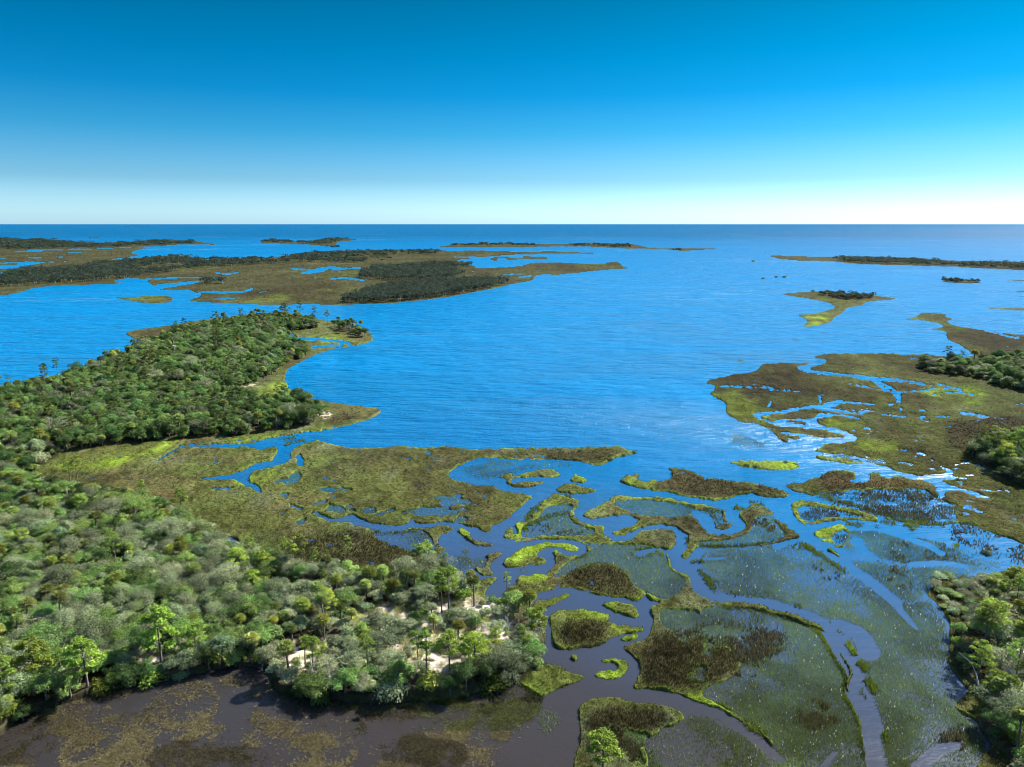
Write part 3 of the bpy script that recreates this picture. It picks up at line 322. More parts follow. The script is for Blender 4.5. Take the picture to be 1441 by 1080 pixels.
    L.new(pb.outputs[0], out.inputs[0]); return m
SILT_REFLECT = [(.021,.0155,.0105), (.024,.023,.025), (.022,.047,.098), (.002,.082,.205), (.0,.142,.335), (.0,.144,.34)]
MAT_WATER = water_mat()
# ------------------------------------------------------------------ mesh building
def mesh_np(name, v, f, col, m, smooth=False):
    v = np.asarray(v, np.float32); me = bpy.data.meshes.new(name); me.vertices.add(len(v)); me.vertices.foreach_set('co', v.ravel())
    fs = f if isinstance(f, list) else [f]
    fs = [np.asarray(a, np.int32) for a in fs if len(a)]
    lv = np.concatenate([a.ravel() for a in fs]); cnt = np.concatenate([np.full(len(a), a.shape[1], np.int32) for a in fs])
    me.loops.add(len(lv)); me.loops.foreach_set('vertex_index', lv); me.polygons.add(len(cnt))
    me.polygons.foreach_set('loop_start', np.concatenate([[0], np.cumsum(cnt)[:-1]]).astype(np.int32))
    if col is not None:
        a = me.color_attributes.new('Col', 'FLOAT_COLOR', 'POINT'); c = np.ones((len(v), 4), np.float32); c[:, :3] = col; a.data.foreach_set('color', c.ravel())
    me.update(calc_edges=True); me.validate()
    if smooth: me.polygons.foreach_set('use_smooth', np.ones(len(cnt), bool))
    me.materials.append(m); return me
def obj(name, me, parent=None, loc=None):
    o = bpy.data.objects.new(name, me); C.objects.link(o)
    if parent: o.parent = parent
    if loc is not None: o.location = loc
    return o
def tag(o, label=None, cat=None, group=None, kind=None):
    if label: o['label'] = label
    if cat: o['category'] = cat
    if group: o['group'] = group
    if kind: o['kind'] = kind
    return o
# ------------------------------------------------------------------ water and seabed
gy = np.concatenate([np.linspace(20, 400, 30), np.geomspace(420, 120000, 60)]); gx = np.concatenate([-np.geomspace(120000, 60, 40), np.linspace(-50, 50, 11), np.geomspace(60, 120000, 40)])
gy = np.concatenate([-np.geomspace(60000, 30, 12), gy])
A_, B_ = np.meshgrid(gx, gy); nv = A_.size; idx = np.arange(nv).reshape(A_.shape)
q = np.stack([idx[:-1, :-1], idx[:-1, 1:], idx[1:, 1:], idx[1:, :-1]], -1).reshape(-1, 4)
wv = np.stack([A_, B_, np.zeros_like(A_)], -1).reshape(-1, 3)
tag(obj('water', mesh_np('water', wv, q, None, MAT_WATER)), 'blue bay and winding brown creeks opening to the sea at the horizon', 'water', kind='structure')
# ------------------------------------------------------------------ land
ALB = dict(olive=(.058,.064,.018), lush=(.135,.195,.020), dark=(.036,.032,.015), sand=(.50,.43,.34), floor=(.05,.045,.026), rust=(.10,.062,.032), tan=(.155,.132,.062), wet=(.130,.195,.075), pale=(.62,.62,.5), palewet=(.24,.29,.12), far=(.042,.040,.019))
ALB = {k: np.array(v) for k, v in ALB.items()}
n1 = fbm(WX, WY, 14, 61, 4); n2 = vnoise(WX, WY, 1.1, 62); n3 = fbm(WX, WY * .5, 60, 63, 3)
edge = (1 - sstep(.55, .86, M2)) * sstep(560, 640, GY) * (1 - sstep(.02, .25, blur(np.logical_or.reduce(list(wood.values())), 9)))
lushf = np.clip(LUSH * (.12 + 1.15 * sstep(.33, .68, fbm(WX, WY * .6, 11, 74, 4))) + edge * .5 * sstep(.35, .65, fbm(WX, WY, 12, 66, 3)) + .3 * sstep(.58, .78, n3) * sstep(.4, .6, n1), 0, 1) * (1 - .75 * (1 - sstep(330, 460, GY)))
darkf = np.clip(DARK * (.4 + 1.2 * n1) + .75 * sstep(.52, .72, fbm(WX, WY * .6, 34, 65, 4)) - lushf * .4, 0, 1) * (1 - .6 * edge)
def mixc(a, b, f): return a + (b - a) * f[..., None]
base = np.broadcast_to(ALB['olive'], (NY, NX, 3)) * 1.0
base = mixc(base, np.array((.056, .072, .020)), sstep(.42, .62, fbm(WX, WY * .7, 22, 71, 4)) * .8); base = mixc(base, np.array((.068, .060, .026)), sstep(.54, .7, fbm(WX, WY * .7, 16, 72, 4)) * .6); base = mixc(base, np.array((.078, .084, .044)), sstep(.54, .72, fbm(WX, WY * .6, 9, 73, 4)) * .6)
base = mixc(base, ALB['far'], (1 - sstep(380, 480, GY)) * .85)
base = mixc(base, ALB['dark'], darkf); base = mixc(base, ALB['lush'], lushf); base = mixc(base, ALB['rust'], np.clip(RUST * (n1 - .1), 0, .5))
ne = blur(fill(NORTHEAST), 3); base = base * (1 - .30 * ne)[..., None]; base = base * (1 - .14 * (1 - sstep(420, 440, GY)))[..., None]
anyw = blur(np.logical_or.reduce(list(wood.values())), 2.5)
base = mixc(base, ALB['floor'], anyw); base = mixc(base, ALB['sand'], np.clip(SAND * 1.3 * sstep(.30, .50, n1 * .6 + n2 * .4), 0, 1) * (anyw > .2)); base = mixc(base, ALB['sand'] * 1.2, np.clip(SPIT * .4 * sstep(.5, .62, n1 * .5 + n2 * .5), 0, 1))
base = base * ((.8 + .4 * n2) * (.42 + 1.16 * fbm(WX, WY * .8, 4.5, 67, 4)) * (.75 + .5 * fbm(WX, WY * .5, 45, 68, 2)))[..., None]
foot = 1 - sstep(.45, .62, M)                                        # mud at the foot of the bank
base = mixc(base, np.array((.05, .042, .03)), foot * .8)
hg = .36 + .35 * (n2 - .5) + .5 * (n1 - .5) + .8 * (fbm(WX, WY, 3.2, 69, 2) - .5)
Zt = -.7 + sstep(.30, .86, M) * (.7 + hg + .9 * sstep(.4, 1, anyw))
mm = M > .04
# label the connected pieces of land
lab = np.zeros((NY, NX), np.int32); parent = [0]
def find(a):
    while parent[a] != a: parent[a] = parent[parent[a]]; a = parent[a]
    return a
prev = []
for r in range(NY):
    d = np.diff(np.concatenate([[0], mm[r].astype(np.int8), [0]])); s = np.where(d == 1)[0]; e = np.where(d == -1)[0]; cur = []
    for a, b in zip(s, e):
        parent.append(len(parent)); k = len(parent) - 1
        for (pa, pb, pk) in prev:
            if pa < b and pb > a: parent[find(k)] = find(pk); 
        lab[r, a:b] = k; cur.append((a, b, k))
    prev = cur
roots = np.array([find(i) for i in range(len(parent))]); lab = roots[lab]
GX3, GY3 = WX, WY
def patch(name, sel):
    """a piece of land as its own mesh: grid cells where sel holds"""
    f = sel[:-1, :-1] | sel[1:, :-1] | sel[:-1, 1:] | sel[1:, 1:]
    used = np.zeros((NY, NX), bool); used[:-1, :-1] |= f; used[1:, :-1] |= f; used[:-1, 1:] |= f; used[1:, 1:] |= f
    ids = np.full((NY, NX), -1); ids[used] = np.arange(used.sum())
    r, c = np.where(f)
    q = np.stack([ids[r + 1, c], ids[r + 1, c + 1], ids[r, c + 1], ids[r, c]], -1)
    v = np.stack([WX[used], WY[used], Zt[used]], -1)
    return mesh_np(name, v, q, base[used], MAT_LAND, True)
done = np.zeros((NY, NX), bool); ISL = []
for n, c, l, p in ISLETS:
    m = fill(p) & land & (M > .5)
    if not m.any(): print('no islet', l); continue
    ks, ct = np.unique(lab[m], return_counts=True); k = ks[np.argmax(ct)]
    comp = lab == k
    if comp.sum() > 3 * m.sum() + 260: comp = blur(fill(p), 1.2) > .12; comp &= mm & ~done
    comp &= ~done
    if comp.sum() < 6: print('tiny islet', l); continue
    o = tag(obj(n, patch(n, comp)), l, c, 'grass islets in the bay and creeks'); ISL.append((o, comp)); done |= comp
rest = mm & ~done
big = {}
for nm, p, l in (('land', MAIN, 'marsh and wooded ground of the left shore with its winding banks'), ('land', NORTHEAST, 'open olive marsh ground along the right shore'), ('land', SOUTHEAST, 'sandy wooded ground in the lower right corner'), ('land', EAST, 'looping central marsh ground between the creeks'), ('land', FARWEST, 'far marsh and wood ground beyond the left bay')):
    k = np.argmax(np.bincount(lab[fill(p) & rest & (M > .5)].ravel())); comp = (lab == k) & rest
    if comp.sum() < 20: continue
    tag(obj(nm, patch(nm, comp)), l, 'land', kind='structure'); rest &= ~comp
tag(obj('land', patch('land', rest)), 'scattered low bars and far islands of mud and grass', 'land', kind='structure')
def zland(X, Y):
    x, y = pixel(X, Y); i = np.clip(np.rint(y - Y0), 0, NY - 1).astype(int); j = np.clip(np.rint(x - X0), 0, NX - 1).astype(int)
    return Zt[i, j]
# ------------------------------------------------------------------ grass tufts
def tufts(px, py, col, hgt, wid, z, blades=3, lean=.35):
    """upright blades; col Nx3, hgt/wid N"""
    X, Y = ground(px, py); N = len(X); V = np.empty((N, blades, 3, 3)); cc = np.empty((N, blades, 3, 3))
    for b in range(blades):
        a = rng.uniform(0, 2 * PI, N); ox = rng.normal(0, .5, N) * wid; oy = rng.normal(0, .5, N) * wid
        hx, hy = np.cos(a) * wid * .5, np.sin(a) * wid * .5; la = rng.uniform(0, 2 * PI, N); ll = rng.uniform(.1, lean, N) * hgt; hb = hgt * rng.uniform(.65, 1.15, N)
        V[:, b, 0] = np.stack([X + ox - hx, Y + oy - hy, z], -1); V[:, b, 1] = np.stack([X + ox + hx, Y + oy + hy, z], -1); V[:, b, 2] = np.stack([X + ox + np.cos(la) * ll, Y + oy + np.sin(la) * ll, z + hb], -1)
        t = rng.uniform(.75, 1.25, N)[:, None]; cc[:, b, 0] = col * t; cc[:, b, 1] = col * t; cc[:, b, 2] = col * t
    return V.reshape(-1, 3), cc.reshape(-1, 3)
def tri(n): return np.arange(n).reshape(-1, 3)
def scatter(prob):
    r = rng.random((NY, NX)) < prob; i, j = np.where(r); return j + X0 + rng.uniform(-.5, .5, len(i)), i + Y0 + rng.uniform(-.5, .5, len(i)), i, j
pxs = depth(WY) / 711.0                                              # size of a render pixel on the ground, for level of detail
# standing marsh grass
g = scatter(.42 * (M > .5) * (1 - sstep(.3, .7, anyw)) * sstep(500, 680, GY))
bx, by, gi, gj = g
c = base[gi, gj] * np.array((.95, 1.04, .92)) * rng.uniform(.8, 1.3, len(gi))[:, None]
h = (.22 + .38 * rng.random(len(gi))) * (1 + .5 * DARK[gi, gj]); w = np.maximum(.12, pxs[gi, gj] * 1.0)
z = Zt[gi, gj] - .25
own = np.full((NY, NX), -1)
for k, (o, comp) in enumerate(ISL): own[comp] = k
ow = own[gi, gj]
def build_tufts(name, s, parent=None, **k):
    v, cc = tufts(bx[s], by[s], c[s], h[s], w[s], z[s], **k)
    return obj(name, mesh_np(name, v, tri(len(v)), cc, MAT_GRASS), parent)
for k, (o, comp) in enumerate(ISL):
    s = ow == k
    if s.sum() > 3: tag(build_tufts('grass', s, o), kind='stuff')
tag(build_tufts('marsh_grass', ow < 0), 'olive, lime and brown marsh grass standing over the firm ground', 'grass', kind='stuff')
# flooded grass, rush tussocks, floating weed
def patchy(k, lo, hi, s, seed): return sstep(lo, hi, fbm(WX, WY, s, seed, 3))
dens['wet'] = np.clip(dens['wet'] * (1.35 + .7 * (1 - sstep(770, 840, GY))), 0, .92); g3 = np.clip(dens['darkwet'] * 2.1, 0, .9) * patchy('d', .36, .56, 4.5, 84)
g1 = dens['wet'] * (.7 + 2.0 * patchy('wet', .3, .65, 11, 81)) * .95
g2 = dens['palewet'] * (.3 + .9 * patchy('p', .4, .6, 4, 82))
OV = sstep(.40, .60, fbm(WX, WY, 15, 89, 4)); g1 = g1 * (.75 + .7 * OV)
bx, by, gi, gj = scatter(np.clip(g1 + g2 + g3, 0, .9) * (M < .5) * (1 - bank))
f_ = (g2 / (g1 + g2 + 1e-6))[gi, gj][:, None]; gg = fbm(WX, WY, 25, 85, 3)[gi, gj][:, None]
c = (ALB['wet'] * (1 - f_) + ALB['palewet'] * f_) * (.7 + .6 * gg) * rng.uniform(.75, 1.25, len(gi))[:, None]
c = c + (ALB['lush'] - c) * (np.clip(gg - .5, 0, 1) * 1.8)
dkf = np.clip(g3 / (g1 + g2 + g3 + 1e-6) * 1.2, 0, 1)[gi, gj][:, None]; c = c + (np.array((.055, .060, .026)) * rng.uniform(.6, 1.5, (len(gi), 1)) - c) * dkf
ov = OV[gi, gj][:, None] * .92; c = c + (np.array((.072, .100, .022)) * rng.uniform(.7, 1.3, (len(gi), 1)) - c) * ov * (1 - dkf)
glint = rng.random(len(gi)) < .014; c[glint] = ALB['pale'] * rng.uniform(.7, 1.2, glint.sum())[:, None]  # random tufts coloured near white: sun glints painted as blades
h = .25 + .35 * rng.random(len(gi)) + .3 * dkf[:, 0]; w = np.maximum(.09, pxs[gi, gj] * .55); z = np.full(len(gi), -.05)
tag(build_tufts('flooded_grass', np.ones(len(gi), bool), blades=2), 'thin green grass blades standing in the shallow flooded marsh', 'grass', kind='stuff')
bx, by, gi, gj = scatter(.8 * bank * (M < .5))
bc = fbm(WX, WY, 8, 87, 3)[gi, gj][:, None]; bl = sstep(.35, .68, fbm(WX, WY, 20, 88, 3))[gi, gj][:, None]; bl = np.clip(bl * .8 + rim[gi, gj][:, None] * .5, 0, 1)
c = (ALB['olive'] * np.array((.9, 1.12, .9)) * (1 - bl) + ALB['lush'] * .85 * bl) * (.55 + .9 * bc) * rng.uniform(.8, 1.25, len(gi))[:, None]
h = .35 + .5 * rng.random(len(gi)); w = np.maximum(.12, pxs[gi, gj] * .9); z = np.full(len(gi), -.05)
tag(build_tufts('bank_grass', np.ones(len(gi), bool)), 'olive and green grass fringing the creek banks of the flooded marsh', 'grass', kind='stuff')
TUSS = field([[(990,880),(1060,885),(1110,890),(1100,920),(1060,930),(1065,965),(1010,960),(950,965),(930,900)], [(1130,990),(1170,985),(1185,1015),(1150,1030),(1120,1020)], [(1130,690),(1340,695),(1360,738),(1250,735),(1160,700)], [(1335,738),(1400,752),(1441,770),(1441,790),(1390,780),(1340,760)], [(1120,790),(1160,800),(1190,820),(1150,815)], [(1195,785),(1230,795),(1270,805),(1262,820),(1220,805)], [(1250,800),(1285,812),(1275,835),(1240,822)], [(1050,725),(1090,735),(1095,752),(1060,745)], [(1250,760),(1340,775),(1350,790),(1260,790)], [(745,740),(800,735),(830,748),(780,752)], [(1320,1035),(1370,1030),(1365,1065),(1325,1065)], [(860,1040),(915,1045),(910,1070),(850,1080)], [(1120,712),(1200,722),(1150,728)]], 4)
bx, by, gi, gj = scatter(.34 * TUSS * sstep(.47, .62, fbm(WX, WY, 4.2, 91, 4)) * (cb < .3) * (GY < 1130))
c = np.array((.055, .048, .026)) * rng.uniform(.5, 1.7, len(gi))[:, None]; h = .5 + .5 * rng.random(len(gi)); w = np.maximum(.16, pxs[gi, gj] * 1.0); z = np.full(len(gi), -.05)
tag(build_tufts('rush_tussocks', np.ones(len(gi), bool)), 'dark brown rush tussocks standing in clumps in the flooded marsh', 'rushes', kind='stuff')
bx, by, gi, gj = scatter(np.clip(blur(dens['tan'], 5) * .12 + dens['tan'] * 2.0 * sstep(.36, .74, fbm(WX, WY * 1.2, 3.6, 95, 4)) * 1.25, 0, .8) * (M < .5))
tn = fbm(WX, WY, 12, 96, 3)[gi, gj][:, None]
c = (ALB['tan'] * (.45 + .9 * tn)) * rng.uniform(.6, 1.35, len(gi))[:, None]; dk = (vnoise(WX, WY, 7, 97)[gi, gj] > .72); c[dk] *= .4
gsel = ((gi + Y0 < 1030) & (gj + X0 > 590)) | ((gi + Y0 < 1004) & (gj + X0 > 380)); c[gsel] = c[gsel] * np.array((.55, .72, .45))
h = .12 + .15 * rng.random(len(gi)); w = np.maximum(.14, pxs[gi, gj] * 1.1); z = np.full(len(gi), -.02)
tag(build_tufts('floating_weed', np.ones(len(gi), bool), lean=3.0), 'tan and olive weed mats floating on the brown foreground water', 'weed', kind='stuff')
# ------------------------------------------------------------------ plants
class Geo:
    def __init__(s): s.v = []; s.c = []; s.q = []; s.t = []; s.n = 0
    def leaves(s, P, O, size, col, jit=.85, asp=.42, up=.7):
        N = len(P); nrm = O + rng.normal(0, jit, (N, 3)); nrm[:, 2] += up; nrm /= np.linalg.norm(nrm, axis=1, keepdims=True) + 1e-9
        r = rng.normal(0, 1, (N, 3)); t = np.cross(nrm, r); t /= np.linalg.norm(t, axis=1, keepdims=True) + 1e-9; b = np.cross(nrm, t)
        sz = (size * rng.uniform(.6, 1.4, N))[:, None]
        V = np.stack([P + t * sz, P + b * sz * asp, P - t * sz, P - b * sz * asp], 1).reshape(-1, 3)
        cc = np.repeat(np.broadcast_to(col, (N, 3)), 4, 0)
        s.q.append(np.arange(4 * N).reshape(-1, 4) + s.n); s.v.append(V); s.c.append(cc); s.n += 4 * N
    def tris(s, V, col):
        s.t.append(np.arange(len(V)).reshape(-1, 3) + s.n); s.v.append(V); s.c.append(np.broadcast_to(col, (len(V), 3))); s.n += len(V)
    def tube(s, pts, r0, r1, k=6):
        pts = np.asarray(pts, float); n = len(pts); rings = []
        for i, p in enumerate(pts):
            d = pts[min(i + 1, n - 1)] - pts[max(i - 1, 0)]; d /= np.linalg.norm(d) + 1e-9
            a = np.cross(d, (0.3, 1, .2)); a /= np.linalg.norm(a) + 1e-9; b = np.cross(d, a); r = r0 + (r1 - r0) * i / (n - 1)
            ph = np.arange(k) * 2 * PI / k; rings.append(p + r * (np.cos(ph)[:, None] * a + np.sin(ph)[:, None] * b))
        V = np.vstack(rings); ids = np.arange(n * k).reshape(n, k)
        q = np.stack([ids[:-1], np.roll(ids[:-1], -1, 1), np.roll(ids[1:], -1, 1), ids[1:]], -1).reshape(-1, 4)
        s.q.append(q + s.n); s.v.append(V); s.c.append(np.full((len(V), 3), .3)); s.n += len(V)
    def mesh(s, name, m): return mesh_np(name, np.vstack(s.v), [np.vstack(a) for a in (s.q, s.t) if a], np.vstack(s.c), m)
def sph(n, up=-.25):
    d = rng.normal(0, 1, (n, 3)); d /= np.linalg.norm(d, axis=1, keepdims=True); d[:, 2] = np.where(d[:, 2] < up, -d[:, 2], d[:, 2]); return d
def wob(p, a): return np.asarray(p, float) + rng.normal(0, a, 3)
def oak(R, H, col, nb=13, per=330, leaf=.155, flat=.75):
    crown, trunk = Geo(), Geo(); ctr = []; ax_ = rng.uniform(.8, 1.25)
    for i in range(nb):
        a = 2.4 * i + rng.uniform(-.4, .4); rr = R * (.15 + .62 * math.sqrt(i / nb)); zz = H * (.76 - .46 * (rr / R) ** 2) * rng.uniform(.78, 1.14); rr *= rng.uniform(.7, 1.25) + rng.normal(0, .05 * H)
        p = np.array([math.cos(a) * rr * ax_, math.sin(a) * rr / ax_, zz]); br = R * rng.uniform(.24, .52); ctr.append((p, br))
        d = sph(per); rad = br * (.66 + .52 * rng.random(per) ** 1.3)[:, None]; P = p + d * rad * np.array([1, 1, flat])
        t = rng.uniform(.75, 1.25) * (1 + .22 * rng.normal(0, 1, per))[:, None]
        t = t * np.where(rng.random((per, 1)) < .14, 1.75, .95); crown.leaves(P, d, leaf, np.clip(col * t, .005, .8))  # some leaves brightened: sunlit highlights painted into the leaf colour
    trunk.tube([(0, 0, -.6), wob((0, 0, H * .2), .1), wob((0, 0, H * .42), .15)], .26, .18)
    for p, br in ctr[:7]: trunk.tube([(0, 0, H * .3), wob(p * np.array([.5, .5, .72]), .15), p], .13, .04, 5)
    return crown, trunk
def pine(H, R, col, nb=12, per=125, leaf=.23, bare=.55):
    crown, trunk = Geo(), Geo(); lean = rng.normal(0, .03, 2) * H
    def axis(t): return np.array([lean[0] * t * t, lean[1] * t * t, H * t])
    trunk.tube([axis(t) - np.array([0, 0, .6 * (t == 0)]) for t in np.linspace(0, .97, 8)], .20, .05, 7)
    for i in range(nb):
        t = bare + (1 - bare) * (i + .5) / nb; a = 2.4 * i + rng.uniform(-.5, .5); rr = R * (1 - .55 * ((t - bare) / (1 - bare)) ** 1.5) * rng.uniform(.45, 1)
        p = axis(t) + np.array([math.cos(a) * rr, math.sin(a) * rr, H * .05 * rng.uniform(.2, 1.3)]); br = R * rng.uniform(.28, .42)
        d = sph(per, -.15); P = p + d * br * rng.uniform(.35, 1.05, per)[:, None] * np.array([1, 1, .55]); tt = rng.uniform(.8, 1.2) * (1 + .2 * rng.normal(0, 1, per))[:, None]
        crown.leaves(P, d, leaf, np.clip(col * tt, .005, 1), jit=1.0, asp=.35)
        trunk.tube([axis(t * .96), (axis(t) + p) / 2, p], .06, .02, 4)
    return crown, trunk
def palm(H, col, nf=34, fr=1.6):
    crown, trunk = Geo(), Geo(); top = np.array([rng.normal(0, .25), rng.normal(0, .25), H])
    trunk.tube([(0, 0, -.6), top * np.array([.3, .3, .5]), top], .22, .17, 8)
    for i in range(nf):
        a = 2.399 * i; el = 1.3 - 1.75 * i / nf + rng.normal(0, .1); d = np.array([math.cos(a) * math.cos(el), math.sin(a) * math.cos(el), math.sin(el)])
        side = np.array([-math.sin(a), math.cos(a), 0]); upv = np.cross(side, d) * -1; c0 = top + d * .45 * fr; dead = i > nf * .9; V = []
        for j in range(9):
            th = (j - 4) * .33; e = d * math.cos(th) + side * math.sin(th); tip = c0 + e * fr * .75 * rng.uniform(.8, 1.1) - np.array([0, 0, .25 * fr * rng.uniform(.5, 1.2)]); e2 = d * math.cos(th + .16) + side * math.sin(th + .16); e1 = d * math.cos(th - .16) + side * math.sin(th - .16)
            V += [c0, c0 + e1 * fr * .4, tip, c0, tip, c0 + e2 * fr * .4]
        k = np.array((.20, .15, .09)) if dead else col * rng.uniform(.75, 1.3)
        crown.tris(np.array(V), k); crown.tris(np.array([top, c0 + side * .03, c0 - side * .03]), k)
    return crown, trunk
def shrub(R, H, col, n=900, leaf=.15):
    g = Geo(); st = Geo()
    for i in range(6):
        a = 1.05 * i + rng.uniform(-.3, .3); p = np.array([math.cos(a) * R * .45, math.sin(a) * R * .45, H * rng.uniform(.3, .6)]) if i else np.array([0, 0, H * .55]); d = sph(n // 6, -.3)
        P = p + d * np.array([R * .55, R * .55, H * .45]) * rng.uniform(.55, 1.08, n // 6)[:, None]; t = rng.uniform(.8, 1.25) * (1 + .25 * rng.normal(0, 1, n // 6))[:, None]
        g.leaves(P, d, leaf, np.clip(col * t, .005, 1)); st.tube([(0, 0, -.4), p * np.array([.6, .6, .5]), p], .07, .02, 4)
    return g, st
def palmetto(R, col, n=9):
    g = Geo(); st = Geo()
    for i in range(n):
        b = np.array([rng.normal(0, R * .4), rng.normal(0, R * .4), 0]); st.tube([(0, 0, -.25), b * .5 + np.array([0, 0, -.2]), b + np.array([0, 0, -.1])], .03, .02, 3)
        for k in range(6):
            a = rng.uniform(0, 2 * PI); el = rng.uniform(.3, 1.3); d = np.array([math.cos(a) * math.cos(el), math.sin(a) * math.cos(el), math.sin(el)]); c0 = b + d * rng.uniform(.5, .9); side = np.array([-math.sin(a), math.cos(a), 0]); V = []
            for j in range(7):
                th = (j - 3) * .42; e = d * math.cos(th) + side * math.sin(th); V += [c0, c0 + (e + side * .12) * .3, c0 + e * rng.uniform(.5, .7)]
            g.tris(np.array(V), col * rng.uniform(.7, 1.35)); st.tube([b + np.array([0, 0, -.3]), b + d * .25, c0], .02, .012, 3)
    return g, st
def snag(H, spread, n=7, twigs=10):
    trunk, tw = Geo(), Geo(); lean = rng.normal(0, .06, 2) * H
    top = np.array([lean[0], lean[1], H]); trunk.tube([(0, 0, -.5), wob(top * .5, .15), top], .13, .03, 6)
    for i in range(n):
        t = .3 + .65 * i / n; a = rng.uniform(0, 2 * PI); b0 = top * t; l = spread * (1.1 - t * .6) * rng.uniform(.6, 1); e = b0 + np.array([math.cos(a) * l, math.sin(a) * l, l * rng.uniform(.2, .8)]); mid = wob((b0 + e) / 2, .12)
        tw.tube([b0, mid, e], .05, .015, 4)
        for k in range(twigs):
            s_ = mid + (e - mid) * rng.uniform(0, 1); f2 = s_ + rng.normal(0, .35, 3) * spread * .45 + np.array([0, 0, .2]); tw.tube([s_, wob((s_ + f2) / 2, .06), f2], .022, .008, 3)
    return tw, trunk
OAKG = np.array((.165, .245, .062)); PINEG = np.array((.21, .28, .045)); DEEP = np.array((.07, .115, .032)); GREYG = np.array((.225, .255, .135)); LIME = np.array((.24, .31, .045)); PALMG = np.array((.27, .31, .095)); BLUEG = np.array((.155, .20, .10))
def pair(name, cg, tg, lm, bm=MAT_BARK): return (name, cg.mesh(name + '_crown', lm), tg.mesh(name + '_trunk', bm))
KIND = {}
def kind(k, *ps): KIND[k] = list(ps)
kind('oak', *[pair('oak', *oak(R, H_, col), MAT_LEAF) for R, H_, col in ((3.4, 6.2, OAKG), (2.7, 5.4, OAKG * .9), (3.9, 6.8, GREYG * .85), (3.0, 5.6, BLUEG), (2.4, 4.8, OAKG * 1.15))])
kind('capeoak', *[pair('oak', *oak(R, H_, col), MAT_LEAF) for R, H_, col in ((2.7, 5.6, OAKG * .62), (2.2, 5.0, OAKG * .75), (3.1, 6.0, DEEP * 1.5), (2.5, 5.2, GREYG * .55))])
kind('greyoak', *[pair('oak', *oak(R, H_, col, 11, 300), MAT_LEAF) for R, H_, col in ((2.8, 4.6, GREYG), (2.2, 4.0, GREYG * 1.15))])
kind('darkoak', *[pair('oak', *oak(R, H_, col, 13, 330, .15, .95), MAT_LEAF) for R, H_, col in ((2.6, 6.4, DEEP), (2.1, 5.4, DEEP * 1.2), (3.0, 7.2, DEEP * .9))])
kind('pine', *[pair('pine', *pine(H_, R, col, nb), MAT_NEEDLE) for H_, R, col, nb in ((12, 2.6, PINEG, 13), (10.5, 2.1, PINEG * .9, 11), (14, 2.4, PINEG * .8, 12), (9, 2.6, PINEG * 1.1, 14))])
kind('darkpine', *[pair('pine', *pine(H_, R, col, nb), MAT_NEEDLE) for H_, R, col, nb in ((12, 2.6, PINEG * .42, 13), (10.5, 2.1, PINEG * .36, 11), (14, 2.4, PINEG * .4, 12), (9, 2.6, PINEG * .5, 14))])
kind('brightpine', *[pair('pine', *pine(H_, R, col, 18, 150, .24, .35), MAT_NEEDLE) for H_, R, col in ((9, 3.2, PINEG * 1.15), (8, 2.7, LIME * 1.1), (7, 2.3, LIME))])
kind('palm', *[pair('palm', *palm(H_, col), MAT_LEAF) for H_, col in ((6, PALMG), (7.5, PALMG * .85), (4.5, PALMG * 1.2), (5.2, PALMG * np.array((1.2, 1.1, .8))))])
kind('shrub', *[pair('shrub', *shrub(R, H_, col), MAT_LEAF) for R, H_, col in ((1.7, 2.0, LIME * .8), (1.4, 1.7, OAKG * 1.1), (2.0, 2.3, GREYG), (1.3, 1.5, BLUEG * 1.2), (1.5, 1.9, DEEP * 1.3))])
kind('palmetto', *[pair('palmetto', *palmetto(R, col), MAT_LEAF) for R, col in ((1.5, np.array((.33, .36, .07))), (1.2, np.array((.27, .32, .07))), (1.8, np.array((.36, .35, .11))))])
kind('snag', *[pair('snag', *snag(H_, s), MAT_GREYWOOD, MAT_GREYWOOD) for H_, s in ((5.5, 1.8), (4, 2.0), (7, 1.5), (3, 1.6))])
PARTS = {'shrub': ('leaves', 'stem'), 'palmetto': ('fronds', 'stem'), 'snag': ('branches', 'trunk')}
NAME = {'capeoak': 'oak_tree', 'oak': 'oak_tree', 'greyoak': 'scrub_oak', 'darkoak': 'evergreen_tree', 'pine': 'pine_tree', 'darkpine': 'pine_tree', 'brightpine': 'pine_tree', 'palm': 'palm_tree', 'shrub': 'shrub', 'palmetto': 'palmetto', 'snag': 'dead_tree'}
CAT = {'capeoak': 'tree', 'oak': 'tree', 'greyoak': 'tree', 'darkoak': 'tree', 'pine': 'pine', 'darkpine': 'pine', 'brightpine': 'pine', 'palm': 'palm', 'shrub': 'shrub', 'palmetto': 'palmetto', 'snag': 'dead tree'}
def place(k, X, Y, s, label, group=None, v=None, sz=None, z=None):
    ps = KIND[k]; p = ps[rng.integers(len(ps)) if v is None else v]
    z = float(zland(X, Y)) if z is None else z
    e = bpy.data.objects.new(NAME[k], None); C.objects.link(e); e.location = (X, Y, z); e.rotation_euler = (0, 0, rng.uniform(0, 2 * PI)); e.scale = (s * rng.uniform(.85, 1.18), s * rng.uniform(.85, 1.18), s * (1 if sz is None else sz)); e.empty_display_size = .5
    a, b = PARTS.get(k, ('crown', 'trunk')); obj(a, p[1], e); obj(b, p[2], e)
    assert len(label.split()) <= 16, label
    return tag(e, label, CAT[k], group)
